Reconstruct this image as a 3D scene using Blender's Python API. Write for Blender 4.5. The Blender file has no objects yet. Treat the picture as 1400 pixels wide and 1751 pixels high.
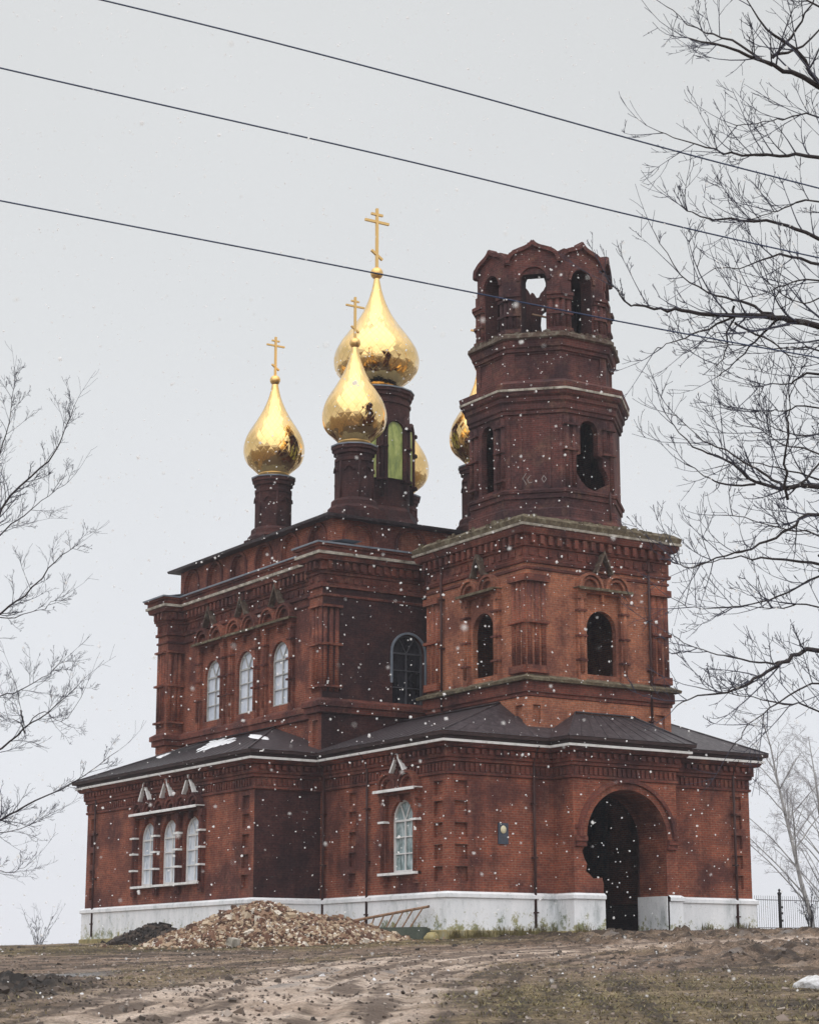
import bpy, math, random
import numpy as np
from mathutils import Vector, Matrix, noise
from mathutils.geometry import tessellate_polygon
random.seed(7)
RNG = np.random.default_rng(7)
R = math.radians
S = bpy.context.scene
COL = S.collection

# ------------------------------------------------------------------ camera
F_PX, PITCH, YAW = 3452.36, 0.225877, 0.567928
CAM = Vector((-38.827, -58.437, -1.531))
cd = bpy.data.cameras.new('camera')
cam = bpy.data.objects.new('camera', cd)
COL.objects.link(cam)
cam.location = CAM
cam.rotation_euler = (R(90) + PITCH, 0, -YAW)
cd.sensor_fit = 'VERTICAL'
cd.sensor_height = 24.0
cd.lens = 24.0 * F_PX / 1751.0
cd.clip_start = 0.1
cd.clip_end = 5000
S.camera = cam
cd.dof.use_dof = True; cd.dof.focus_distance = 76.0; cd.dof.aperture_fstop = 4.0
FWD = Vector((math.sin(YAW), math.cos(YAW), 0))
RGT = Vector((math.cos(YAW), -math.sin(YAW), 0))

# ------------------------------------------------------------------ world: overcast, brighter overhead
SUN_EL, SUN_AZ = 52, 215          # azimuth clockwise from +Y
w = bpy.data.worlds.new('World'); S.world = w; w.use_nodes = True
nt = w.node_tree; nt.nodes.clear()
out = nt.nodes.new('ShaderNodeOutputWorld'); bg = nt.nodes.new('ShaderNodeBackground')
tc = nt.nodes.new('ShaderNodeTexCoord'); sx = nt.nodes.new('ShaderNodeSeparateXYZ')
rp = nt.nodes.new('ShaderNodeValToRGB')
nt.links.new(tc.outputs['Generated'], sx.inputs[0]); nt.links.new(sx.outputs['Z'], rp.inputs[0])
cr = rp.color_ramp
cr.elements[0].position = 0.0; cr.elements[0].color = (0.415, 0.420, 0.450, 1)
cr.elements[1].position = 1.0; cr.elements[1].color = (0.80, 0.80, 0.80, 1)
for p_, c_ in ((0.12, (0.395, 0.400, 0.415)), (0.30, (0.362, 0.368, 0.370)), (0.47, (0.350, 0.355, 0.354)), (0.6, (0.48, 0.485, 0.485))):
    e = cr.elements.new(p_); e.color = c_ + (1,)
sky = nt.nodes.new('ShaderNodeTexSky'); sky.sky_type = 'NISHITA'; sky.sun_disc = False
sky.sun_elevation = R(SUN_EL); sky.sun_rotation = R(SUN_AZ)
sm = nt.nodes.new('ShaderNodeVectorMath'); sm.operation = 'SCALE'; sm.inputs['Scale'].default_value = 0.004
ad = nt.nodes.new('ShaderNodeVectorMath'); ad.operation = 'ADD'
nt.links.new(sky.outputs[0], sm.inputs[0]); nt.links.new(sm.outputs[0], ad.inputs[0])
nt.links.new(rp.outputs[0], ad.inputs[1]); 
cn = nt.nodes.new('ShaderNodeTexNoise'); cn.inputs['Scale'].default_value = 2.2; cn.inputs['Detail'].default_value = 5; cn.inputs['Roughness'].default_value = .5
nt.links.new(tc.outputs['Generated'], cn.inputs['Vector'])
cm_ = nt.nodes.new('ShaderNodeMapRange'); cm_.inputs['To Min'].default_value = .955; cm_.inputs['To Max'].default_value = 1.045; cm_.inputs['From Min'].default_value = .3; cm_.inputs['From Max'].default_value = .7
nt.links.new(cn.outputs['Fac'], cm_.inputs['Value'])
cv = nt.nodes.new('ShaderNodeVectorMath'); cv.operation = 'SCALE'; nt.links.new(ad.outputs[0], cv.inputs[0]); nt.links.new(cm_.outputs[0], cv.inputs['Scale'])
nt.links.new(cv.outputs[0], bg.inputs[0])
bg.inputs[1].default_value = 2.0
nt.links.new(bg.outputs[0], out.inputs[0])
ld = bpy.data.lights.new('sun', 'SUN'); ld.energy = 1.6; ld.angle = R(95); ld.color = (1.0, 0.97, 0.93)
lo = bpy.data.objects.new('sun', ld); COL.objects.link(lo)
sd = Vector((math.sin(R(SUN_AZ)) * math.cos(R(SUN_EL)), math.cos(R(SUN_AZ)) * math.cos(R(SUN_EL)), math.sin(R(SUN_EL))))
lo.rotation_euler = sd.to_track_quat('Z', 'Y').to_euler(); lo.location = (0, 0, 60)
S.view_settings.view_transform = 'Standard'; S.view_settings.look = 'None'
S.view_settings.exposure = 0.0; S.view_settings.gamma = 1.0
S.render.engine = 'CYCLES'

# ------------------------------------------------------------------ materials
def mat(name):
    m = bpy.data.materials.new(name); m.use_nodes = True
    n = m.node_tree.nodes; b = n['Principled BSDF']
    return m, m.node_tree, b
def nd(t, kind, **kw):
    n = t.nodes.new(kind)
    for k, v in kw.items():
        if k in n.inputs: n.inputs[k].default_value = v
        else: setattr(n, k, v)
    return n
def noise_n(t, scale, detail=4, rough=0.6, vec=None):
    n = nd(t, 'ShaderNodeTexNoise'); n.inputs['Scale'].default_value = scale
    n.inputs['Detail'].default_value = detail; n.inputs['Roughness'].default_value = rough
    if vec is None: vec = t.nodes.new('ShaderNodeNewGeometry').outputs['Position']
    t.links.new(vec, n.inputs['Vector']); return n.outputs['Fac']
def ramp(t, fac, stops):
    n = nd(t, 'ShaderNodeValToRGB'); c = n.color_ramp
    c.elements[0].position = stops[0][0]; c.elements[0].color = tuple(stops[0][1]) + (1,)
    c.elements[1].position = stops[-1][0]; c.elements[1].color = tuple(stops[-1][1]) + (1,)
    for p, q in stops[1:-1]:
        e = c.elements.new(p); e.color = tuple(q) + (1,)
    t.links.new(fac, n.inputs[0]); return n.outputs[0]
def mixc(t, fac, a, b, mode='MIX'):
    n = nd(t, 'ShaderNodeMix', data_type='RGBA', blend_type=mode)
    for s, v in ((n.inputs[0], fac), (n.inputs[6], a), (n.inputs[7], b)):
        if isinstance(v, (int, float)): s.default_value = v
        elif isinstance(v, tuple): s.default_value = v + (1,) if len(v) == 3 else v
        else: t.links.new(v, s)
    return n.outputs[2]
def bump(t, b, h, dist, strength=1.0):
    n = nd(t, 'ShaderNodeBump'); n.inputs['Distance'].default_value = dist; n.inputs['Strength'].default_value = strength
    t.links.new(h, n.inputs['Height']); t.links.new(n.outputs[0], b.inputs['Normal'])
def wallvec(t):
    """(along the wall, height, 0) for any upright face"""
    g = t.nodes.new('ShaderNodeNewGeometry')
    c = nd(t, 'ShaderNodeVectorMath', operation='CROSS_PRODUCT'); c.inputs[0].default_value = (0, 0, 1)
    t.links.new(g.outputs['True Normal'], c.inputs[1])
    nn = nd(t, 'ShaderNodeVectorMath', operation='NORMALIZE'); t.links.new(c.outputs[0], nn.inputs[0])
    d = nd(t, 'ShaderNodeVectorMath', operation='DOT_PRODUCT')
    t.links.new(nn.outputs[0], d.inputs[0]); t.links.new(g.outputs['Position'], d.inputs[1])
    s = t.nodes.new('ShaderNodeSeparateXYZ'); t.links.new(g.outputs['Position'], s.inputs[0])
    k = t.nodes.new('ShaderNodeCombineXYZ'); t.links.new(d.outputs['Value'], k.inputs[0]); t.links.new(s.outputs['Z'], k.inputs[1])
    return k.outputs[0], g.outputs['Position'], s.outputs['Z']
def brick_mat(name, c1, c2, mortar, dark, dark_amt, pale=(0.40, 0.2, 0.13), pale_amt=0.25):
    m, t, b = mat(name)
    v, pos, z = wallvec(t)
    br = nd(t, 'ShaderNodeTexBrick'); t.links.new(v, br.inputs['Vector'])
    br.inputs['Color1'].default_value = c1 + (1,); br.inputs['Color2'].default_value = c2 + (1,)
    br.inputs['Mortar'].default_value = mortar + (1,)
    br.inputs['Scale'].default_value = 1.0; br.inputs['Brick Width'].default_value = 0.27; br.inputs['Row Height'].default_value = 0.083
    br.inputs['Mortar Size'].default_value = 0.009; br.inputs['Bias'].default_value = -0.1
    n1 = noise_n(t, 0.55, 6, 0.65)
    f1 = ramp(t, n1, [(0.42, (0, 0, 0)), (0.60, (1, 1, 1))])
    sc = nd(t, 'ShaderNodeMath', operation='MULTIPLY'); t.links.new(f1, sc.inputs[0]); sc.inputs[1].default_value = dark_amt
    col = mixc(t, sc.outputs[0], br.outputs['Color'], dark)
    # rain streaks
    mp = nd(t, 'ShaderNodeMapping'); mp.inputs['Scale'].default_value = (1.6, 1.6, 0.16); t.links.new(pos, mp.inputs[0])
    n2 = noise_n(t, 1.0, 5, 0.7, mp.outputs[0])
    f2 = ramp(t, n2, [(0.5, (1, 1, 1)), (0.72, (0.5, 0.46, 0.48))])
    col = mixc(t, 0.8, col, f2, 'MULTIPLY')
    n3 = noise_n(t, 1.3, 8, 0.75)
    f3 = ramp(t, n3, [(0.53, (0, 0, 0)), (0.66, (1, 1, 1))])
    sc3 = nd(t, 'ShaderNodeMath', operation='MULTIPLY'); t.links.new(f3, sc3.inputs[0]); sc3.inputs[1].default_value = pale_amt
    col = mixc(t, sc3.outputs[0], col, pale)
    n4 = noise_n(t, 11.0, 3, 0.7)
    f4 = ramp(t, n4, [(0.3, (0.55, 0.55, 0.58)), (0.7, (1.4, 1.36, 1.32))])
    col = mixc(t, 0.75, col, f4, 'MULTIPLY')
    t.links.new(col, b.inputs['Base Color']); b.inputs['Roughness'].default_value = 0.9
    b.inputs['Specular IOR Level'].default_value = 0.25
    hh = mixc(t, 0.5, br.outputs['Fac'], n4)
    bump(t, b, hh, -0.012, 0.8)
    return m
def rough_mat(name, cols, scale, rough=0.9, bd=0.01, metallic=0.0, streak=False, spec=0.3):
    m, t, b = mat(name)
    vec = None
    if streak:
        g = t.nodes.new('ShaderNodeNewGeometry'); mp = nd(t, 'ShaderNodeMapping'); mp.inputs['Scale'].default_value = (1, 1, 0.25)
        t.links.new(g.outputs['Position'], mp.inputs[0]); vec = mp.outputs[0]
    n = noise_n(t, scale, 7, 0.68, vec)
    k = len(cols)
    c = ramp(t, n, [(0.3 + 0.4 * i / (k - 1), q) for i, q in enumerate(cols)])
    t.links.new(c, b.inputs['Base Color']); b.inputs['Roughness'].default_value = rough
    b.inputs['Metallic'].default_value = metallic; b.inputs['Specular IOR Level'].default_value = spec
    if bd: bump(t, b, n, bd, 0.7)
    return m
M = {}
M['brick'] = brick_mat('red_brick', (0.30, 0.082, 0.045), (0.20, 0.055, 0.034), (0.24, 0.15, 0.11), (0.075, 0.028, 0.027), 0.85)
M['brick_tower'] = brick_mat('orange_brick', (0.43, 0.150, 0.078), (0.295, 0.100, 0.056), (0.32, 0.21, 0.15), (0.11, 0.040, 0.034), 0.75)
M['brick_trim'] = brick_mat('moulded_brick', (0.20, 0.055, 0.037), (0.135, 0.038, 0.029), (0.14, 0.08, 0.065), (0.045, 0.018, 0.020), 0.85)
M['brick_old'] = brick_mat('weathered_brick', (0.145, 0.045, 0.038), (0.092, 0.031, 0.030), (0.13, 0.08, 0.07), (0.040, 0.020, 0.024), 0.9, (0.22, 0.13, 0.085), 0.4)
M['brick_shade'] = brick_mat('shade_dark_brick', (0.070, 0.024, 0.023), (0.045, 0.017, 0.018), (0.055, 0.03, 0.028), (0.022, 0.012, 0.015), 0.8, (0.13, 0.06, 0.045), 0.2)  # brick with shade painted into its colour, for sheltered and inner faces
M['brick_drum'] = brick_mat('dark_drum_brick', (0.085, 0.028, 0.026), (0.055, 0.020, 0.021), (0.08, 0.045, 0.04), (0.025, 0.013, 0.016), 0.85, (0.14, 0.07, 0.05), 0.2)  # darker brick tone for the drums
M['plinth'] = rough_mat('whitewash', [(0.34, 0.35, 0.28), (0.64, 0.66, 0.67), (0.80, 0.81, 0.84), (0.84, 0.85, 0.88)], 0.9, 0.9, 0.02, streak=True)
def plinth_mat():
    m, t, b = mat('patchy_whitewash')
    g = t.nodes.new('ShaderNodeNewGeometry'); mp = nd(t, 'ShaderNodeMapping'); mp.inputs['Scale'].default_value = (1, 1, .35); t.links.new(g.outputs['Position'], mp.inputs[0])
    n = noise_n(t, 1.1, 8, .72, mp.outputs[0]); n2 = noise_n(t, 3.0, 8, .8)
    c = ramp(t, n, [(.36, (.50, .53, .55)), (.46, (.74, .76, .79)), (.6, (.84, .85, .88))])
    s = t.nodes.new('ShaderNodeSeparateXYZ'); t.links.new(g.outputs['Position'], s.inputs[0])
    mr = nd(t, 'ShaderNodeMapRange'); t.links.new(s.outputs['Z'], mr.inputs['Value']); mr.inputs['From Min'].default_value = -.3; mr.inputs['From Max'].default_value = .9; mr.inputs['To Min'].default_value = .16; mr.inputs['To Max'].default_value = -.06
    ad_ = nd(t, 'ShaderNodeMath', operation='ADD'); t.links.new(n2, ad_.inputs[0]); t.links.new(mr.outputs[0], ad_.inputs[1])
    st = ramp(t, ad_.outputs[0], [(.56, (0, 0, 0)), (.64, (1, 1, 1))])
    stc = ramp(t, n, [(.4, (.16, .20, .13)), (.55, (.34, .32, .16)), (.65, (.42, .42, .36))])
    c = mixc(t, st, c, stc)
    cr_ = ramp(t, noise_n(t, 9.0, 5, .7), [(.30, (.55, .56, .56)), (.40, (1, 1, 1))]); c = mixc(t, .8, c, cr_, 'MULTIPLY')
    t.links.new(c, b.inputs['Base Color']); b.inputs['Roughness'].default_value = .9; bump(t, b, n2, .02, .7); return m
M['plinth'] = plinth_mat()
M['ledge'] = rough_mat('dark_lichened_ledge', [(0.05, 0.03, 0.026), (0.09, 0.06, 0.045), (0.20, 0.19, 0.15)], 4.0, 0.95, 0.02)
M['dirtysnow'] = rough_mat('dirty_melting_snow', [(0.16, 0.14, 0.12), (0.62, 0.62, 0.63), (0.80, 0.81, 0.84)], 5.0, 0.8, 0.03)
M['stone'] = rough_mat('footing_stone', [(0.14, 0.13, 0.07), (0.34, 0.28, 0.13), (0.36, 0.35, 0.29)], 2.5, 0.95, 0.03)
M['white'] = rough_mat('white_trim', [(0.52, 0.52, 0.50), (0.78, 0.78, 0.78), (0.82, 0.82, 0.82)], 3.0, 0.55, 0.0)
M['oldwhite'] = rough_mat('weathered_white_trim', [(0.10, 0.08, 0.06), (0.38, 0.35, 0.30), (0.62, 0.58, 0.52)], 3.0, 0.8, 0.01)
M['moss'] = rough_mat('mossy_ledge', [(0.045, 0.036, 0.022), (0.11, 0.085, 0.055), (0.25, 0.23, 0.16)], 4.0, 0.95, 0.02)
M['roof'] = rough_mat('dark_sheet_roof', [(0.012, 0.009, 0.011), (0.036, 0.026, 0.031), (0.082, 0.068, 0.075)], 5.0, 0.5, 0.03, 0.0, spec=0.5)
M['roof_edge'] = rough_mat('eave_board', [(0.025, 0.016, 0.018), (0.06, 0.035, 0.034)], 2.0, 0.7, 0.0)
M['flashing'] = rough_mat('blue_grey_flashing', [(0.13, 0.16, 0.20), (0.25, 0.28, 0.33)], 2.0, 0.4, 0.004)
M['frame'] = rough_mat('white_window_frame', [(0.6, 0.6, 0.6), (0.8, 0.8, 0.8)], 4.0, 0.45, 0.0)
M['darkframe'] = rough_mat('grey_iron_window_frame', [(0.05, 0.05, 0.06), (0.10, 0.10, 0.115)], 4.0, 0.6, 0.0)
M['oldframe'] = rough_mat('dull_window_frame', [(0.32, 0.32, 0.31), (0.55, 0.55, 0.54)], 4.0, 0.6, 0.0)
M['dark'] = rough_mat('dark_iron', [(0.010, 0.010, 0.012), (0.03, 0.028, 0.03)], 3.0, 0.6, 0.0)
M['pipe'] = rough_mat('dark_red_downpipe', [(0.03, 0.014, 0.014), (0.07, 0.026, 0.022)], 3.0, 0.6, 0.0)
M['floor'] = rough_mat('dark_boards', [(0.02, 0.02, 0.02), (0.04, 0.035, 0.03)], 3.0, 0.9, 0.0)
M['wood'] = rough_mat('weathered_wood', [(0.16, 0.085, 0.05), (0.30, 0.18, 0.11), (0.38, 0.26, 0.18)], 6.0, 0.85, 0.0)
M['snow'] = rough_mat('snow', [(0.72, 0.74, 0.78), (0.85, 0.86, 0.88)], 3.0, 0.7, 0.01)
M['concrete'] = rough_mat('dark_green_concrete', [(0.05, 0.065, 0.055), (0.11, 0.125, 0.10)], 4.0, 0.9, 0.01)
M['bark'] = rough_mat('dark_bark', [(0.022, 0.018, 0.020), (0.06, 0.05, 0.05)], 8.0, 0.9, 0.0)
M['twig'] = rough_mat('grey_twigs', [(0.045, 0.046, 0.070), (0.085, 0.088, 0.12)], 3.0, 0.9, 0.0)
M['birch'] = rough_mat('birch_bark', [(0.05, 0.045, 0.045), (0.30, 0.29, 0.29), (0.42, 0.41, 0.40)], 2.0, 0.9, 0.0)
M['birchtwig'] = rough_mat('pale_birch_twigs', [(0.24, 0.23, 0.25), (0.34, 0.32, 0.34)], 3.0, 0.9, 0.0)
M['cable'] = rough_mat('cable', [(0.018, 0.032, 0.08), (0.028, 0.046, 0.105)], 3.0, 0.5, 0.0)
M['soil'] = rough_mat('dark_soil', [(0.012, 0.010, 0.009), (0.035, 0.027, 0.022), (0.06, 0.05, 0.035)], 5.0, 0.95, 0.04)
# glass panes
def pane_mat(name, cols, rough, scale=1.6):
    m, t, b = mat(name)
    g = t.nodes.new('ShaderNodeNewGeometry'); mp = nd(t, 'ShaderNodeMapping'); mp.inputs['Scale'].default_value = (2.2, 2.2, 0.8)
    t.links.new(g.outputs['Position'], mp.inputs[0])
    n = noise_n(t, scale, 5, 0.7, mp.outputs[0])
    c = ramp(t, n, [(0.38, cols[0]), (0.5, cols[1]), (0.62, cols[2])])
    t.links.new(c, b.inputs['Base Color']); b.inputs['Roughness'].default_value = rough
    b.inputs['Specular IOR Level'].default_value = 0.6
    bump(t, b, noise_n(t, 2.5, 3, .6), .02, .5)
    return m
M['curtain'] = pane_mat('pane_with_pale_curtain', [(0.46, 0.53, 0.62), (0.66, 0.72, 0.80), (0.80, 0.83, 0.88)], 0.2)
M['lace'] = pane_mat('pane_with_grey_lace', [(0.10, 0.15, 0.15), (0.26, 0.34, 0.35), (0.44, 0.50, 0.52)], 0.2, 3.0)
M['pale_pane'] = pane_mat('pale_blank_pane', [(0.54, 0.60, 0.70), (0.64, 0.70, 0.80), (0.72, 0.77, 0.85)], 0.2)
M['dark_pane'] = pane_mat('dark_glass', [(0.012, 0.012, 0.016), (0.02, 0.02, 0.026), (0.035, 0.035, 0.045)], 0.2)
M['green_pane'] = pane_mat('green_covered_pane', [(0.22, 0.29, 0.09), (0.36, 0.44, 0.12), (0.50, 0.56, 0.20)], 0.5)
M['night'] = pane_mat('plaque_face', [(0.02, 0.03, 0.05), (0.035, 0.045, 0.07), (0.05, 0.06, 0.09)], 0.3)
M['cream'] = rough_mat('cream_paint', [(0.55, 0.48, 0.30), (0.75, 0.70, 0.5)], 9.0, 0.6, 0.0)
M['chalk'] = rough_mat('pale_paint_scrawl', [(0.22, 0.19, 0.18), (0.36, 0.33, 0.32)], 9.0, 0.9, 0.0)
# gilded dome skin: overlapping lozenge plates, each tilted a touch
def gold_mat():
    m, t, b = mat('gilded_plates')
    uv = nd(t, 'ShaderNodeUVMap'); s = t.nodes.new('ShaderNodeSeparateXYZ'); t.links.new(uv.outputs[0], s.inputs[0])
    def mth(op, a, c=None):
        n = nd(t, 'ShaderNodeMath', operation=op)
        for i, v in enumerate((a, c)):
            if v is None: continue
            if isinstance(v, (int, float)): n.inputs[i].default_value = v
            else: t.links.new(v, n.inputs[i])
        return n.outputs[0]
    a = mth('ADD', s.outputs[0], s.outputs[1]); d = mth('SUBTRACT', s.outputs[0], s.outputs[1])
    fa, fd = mth('FLOOR', a), mth('FLOOR', d)
    k = t.nodes.new('ShaderNodeCombineXYZ'); t.links.new(fa, k.inputs[0]); t.links.new(fd, k.inputs[1])
    wn = nd(t, 'ShaderNodeTexWhiteNoise', noise_dimensions='3D'); t.links.new(k.outputs[0], wn.inputs['Vector'])
    sub = nd(t, 'ShaderNodeVectorMath', operation='SUBTRACT'); t.links.new(wn.outputs['Color'], sub.inputs[0]); sub.inputs[1].default_value = (.5, .5, .5)
    scl = nd(t, 'ShaderNodeVectorMath', operation='SCALE'); t.links.new(sub.outputs[0], scl.inputs[0]); scl.inputs['Scale'].default_value = 0.20
    g = t.nodes.new('ShaderNodeNewGeometry')
    # seam lines
    pa, pd = mth('PINGPONG', a, 0.5), mth('PINGPONG', d, 0.5)
    mn = mth('MINIMUM', pa, pd)
    seam = ramp(t, mn, [(0.0, (0, 0, 0)), (0.07, (1, 1, 1))])
    bp = nd(t, 'ShaderNodeBump'); bp.inputs['Distance'].default_value = 0.006; bp.inputs['Strength'].default_value = 0.45
    t.links.new(seam, bp.inputs['Height'])
    av = nd(t, 'ShaderNodeVectorMath', operation='ADD'); t.links.new(bp.outputs[0], av.inputs[0]); t.links.new(scl.outputs[0], av.inputs[1])
    nn = nd(t, 'ShaderNodeVectorMath', operation='NORMALIZE'); t.links.new(av.outputs[0], nn.inputs[0]); t.links.new(nn.outputs[0], b.inputs['Normal'])
    c = mixc(t, seam, (0.68, 0.45, 0.17), (0.80, 0.55, 0.235))
    t.links.new(c, b.inputs['Base Color']); b.inputs['Metallic'].default_value = 1.0; b.inputs['Roughness'].default_value = 0.07
    return m
M['gold'] = gold_mat()
m_, t_, b_ = mat('smooth_gold'); b_.inputs['Base Color'].default_value = (0.80, 0.52, 0.20, 1); b_.inputs['Metallic'].default_value = 0.85; b_.inputs['Roughness'].default_value = 0.35
M['goldbar'] = m_

# ------------------------------------------------------------------ helpers
def tag(o, label=None, cat=None, group=None, kind=None):
    if label: o['label'] = label
    if cat: o['category'] = cat
    if group: o['group'] = group
    if kind: o['kind'] = kind
    return o
def empty(name, loc, rz=0.0, parent=None):
    o = bpy.data.objects.new(name, None); COL.objects.link(o); o.location = loc; o.rotation_euler = (0, 0, rz)
    if parent: o.parent = parent
    return o
def frame(x, y, z, rz):                       # local x = along wall to the right seen from outside, local y = inwards
    return Matrix.Translation((x, y, z)) @ Matrix.Rotation(rz, 4, 'Z')
I4 = Matrix.Identity(4)
class MB:
    def __init__(s): s.v = []; s.f = []; s.mi = []; s.sm = []; s.uv = {}
    def add(s, vs, fs, T=I4, mi=0, smooth=False):
        o = len(s.v)
        s.v += [tuple(T @ Vector(q)) for q in vs]
        for f in fs: s.f.append(tuple(i + o for i in f)); s.mi.append(mi); s.sm.append(smooth)
    def box(s, x0, x1, y0, y1, z0, z1, T=I4, mi=0):
        s.add([(x0, y0, z0), (x1, y0, z0), (x1, y1, z0), (x0, y1, z0), (x0, y0, z1), (x1, y0, z1), (x1, y1, z1), (x0, y1, z1)],
              [(0, 3, 2, 1), (4, 5, 6, 7), (0, 1, 5, 4), (1, 2, 6, 5), (2, 3, 7, 6), (3, 0, 4, 7)], T, mi)
    def prism(s, loop, y0, y1, T=I4, mi=0, holes=(), back=True):
        """loop of (x,z) extruded along y; holes are loops cut right through"""
        loops = [[Vector((a, b, 0)) for a, b in loop]] + [[Vector((a, b, 0)) for a, b in h] for h in holes]
        tris = tessellate_polygon(loops); flat = [p for l in loops for p in l]
        s.add([(p.x, y0, p.y) for p in flat], tris, T, mi)
        if back: s.add([(p.x, y1, p.y) for p in flat], [t[::-1] for t in tris], T, mi)
        for l in loops:
            n = len(l)
            s.add([(p.x, y0, p.y) for p in l] + [(p.x, y1, p.y) for p in l], [(i, (i + 1) % n, n + (i + 1) % n, n + i) for i in range(n)], T, mi)
    def panel(s, x0, x1, z0, z1, holes=(), T=I4, mi=0, back=0.0, outline=None, edge=False, trim=0.0, mb_=None):
        """flat wall face with holes = [(loop, depth, capped)]; back>0 adds an inner face"""
        o = outline or [(x0, z0), (x1, z0), (x1, z1), (x0, z1)]
        loops = [[Vector((a, b, 0)) for a, b in o]] + [[Vector((a, b, 0)) for a, b in h[0]] for h in holes]
        tris = tessellate_polygon(loops); flat = [p for l in loops for p in l]
        s.add([(p.x, 0, p.y) for p in flat], tris, T, mi)
        if back:
            s.add([(p.x * (1 - trim), back, p.y) for p in flat], [t[::-1] for t in tris], T, mi if mb_ is None else mb_)
            if edge:
                l = loops[0]; n = len(l)
                s.add([(p.x, 0, p.y) for p in l] + [(p.x * (1 - trim), back, p.y) for p in l], [(i, (i + 1) % n, n + (i + 1) % n, n + i) for i in range(n)], T, mi)
        for (h, d, cap) in holes:
            n = len(h); k = (1 - trim) if back else 1
            s.add([(a, 0, b) for a, b in h] + [(a * k, d, b) for a, b in h], [(i, (i + 1) % n, n + (i + 1) % n, n + i) for i in range(n)], T, mi if mb_ is None or not back else mb_)
            if cap: s.add([(a, d, b) for a, b in h], tessellate_polygon([[Vector((a, b, 0)) for a, b in h]]), T, mi)
    def arc(s, r0, r1, a0, a1, y0, y1, T=I4, mi=0, n=12, cx=0, cz=0):
        vs = []; fs = []
        for i in range(n + 1):
            a = a0 + (a1 - a0) * i / n; c, d = math.cos(a), math.sin(a)
            vs += [(cx + r0 * c, y0, cz + r0 * d), (cx + r1 * c, y0, cz + r1 * d), (cx + r1 * c, y1, cz + r1 * d), (cx + r0 * c, y1, cz + r0 * d)]
        for i in range(n):
            b = 4 * i
            fs += [(b, b + 1, b + 5, b + 4), (b + 1, b + 2, b + 6, b + 5), (b + 3, b, b + 4, b + 7), (b + 2, b + 3, b + 7, b + 6)]
        fs += [(0, 3, 2, 1), (4 * n, 4 * n + 1, 4 * n + 2, 4 * n + 3)]
        s.add(vs, fs, T, mi)
    def lathe(s, prof, n=24, T=I4, mi=0, rot=0.0, smooth=True, uvn=0, uvs=1.0, caps=False):
        o = len(s.v); f0 = len(s.f)
        vs = []; fs = []; L = [0.0]
        for i in range(1, len(prof)): L.append(L[-1] + math.hypot(prof[i][0] - prof[i - 1][0], prof[i][1] - prof[i - 1][1]))
        for r, z in prof:
            for k in range(n):
                a = rot + 2 * math.pi * k / n; vs.append((r * math.cos(a), r * math.sin(a), z))
        for i in range(len(prof) - 1):
            for k in range(n):
                k2 = (k + 1) % n; fs.append((i * n + k, i * n + k2, (i + 1) * n + k2, (i + 1) * n + k))
                if uvn: s.uv[f0 + len(fs) - 1] = ((k / n * uvn, L[i] * uvs), ((k + 1) / n * uvn, L[i] * uvs), ((k + 1) / n * uvn, L[i + 1] * uvs), (k / n * uvn, L[i + 1] * uvs))
        if caps: fs.append(tuple(range(n))[::-1]); fs.append(tuple(range((len(prof) - 1) * n, len(prof) * n)))
        s.add(vs, fs, T, mi, smooth)
    def cyl(s, x, y, z0, z1, r, n=8, T=I4, mi=0): s.lathe([(r, z0), (r, z1)], n, T @ Matrix.Translation((x, y, 0)), mi, caps=True)
    def tube(s, pts, rad, n=4, mi=0):
        k = len(pts); o = len(s.v)
        up = Vector((0, 0, 1))
        for i, p in enumerate(pts):
            d = (pts[min(i + 1, k - 1)] - pts[max(i - 1, 0)])
            if d.length < 1e-9: d = Vector((1, 0, 0))
            d.normalize(); a = d.cross(up)
            if a.length < 0.05: a = d.cross(Vector((1, 0, 0)))
            a.normalize(); b = d.cross(a); r = rad[i]
            for j in range(n):
                t = 2 * math.pi * j / n; q = p + a * (r * math.cos(t)) + b * (r * math.sin(t)); s.v.append((q.x, q.y, q.z))
        for i in range(k - 1):
            for j in range(n):
                j2 = (j + 1) % n; s.f.append((o + i * n + j, o + i * n + j2, o + (i + 1) * n + j2, o + (i + 1) * n + j)); s.mi.append(mi); s.sm.append(True)
    def sweep(s, poly, prof, mi=0, closed=True):
        """poly = plan corners CCW; prof = [(outward offset, z)] run round it with mitred corners"""
        n = len(poly); rings = []
        nrm = []
        for i in range(n):
            a, b = Vector(poly[i]), Vector(poly[(i + 1) % n]); d = (b - a).normalized(); nrm.append(Vector((d.y, -d.x)))
        for off, z in prof:
            off = off if abs(off) > 1e-6 else -0.012
            ring = []
            for i in range(n):
                n0, n1 = nrm[i - 1], nrm[i]; k = 1 + n0.dot(n1)
                mvec = (n0 + n1) / max(k, 0.2); p = Vector(poly[i]) + mvec * off; ring.append((p.x, p.y, z))
            rings.append(ring)
        vs = [q for r in rings for q in r]; fs = []
        for i in range(len(prof) - 1):
            for k in range(n):
                k2 = (k + 1) % n; fs.append((i * n + k, i * n + k2, (i + 1) * n + k2, (i + 1) * n + k))
        s.add(vs, fs, I4, mi)
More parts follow.
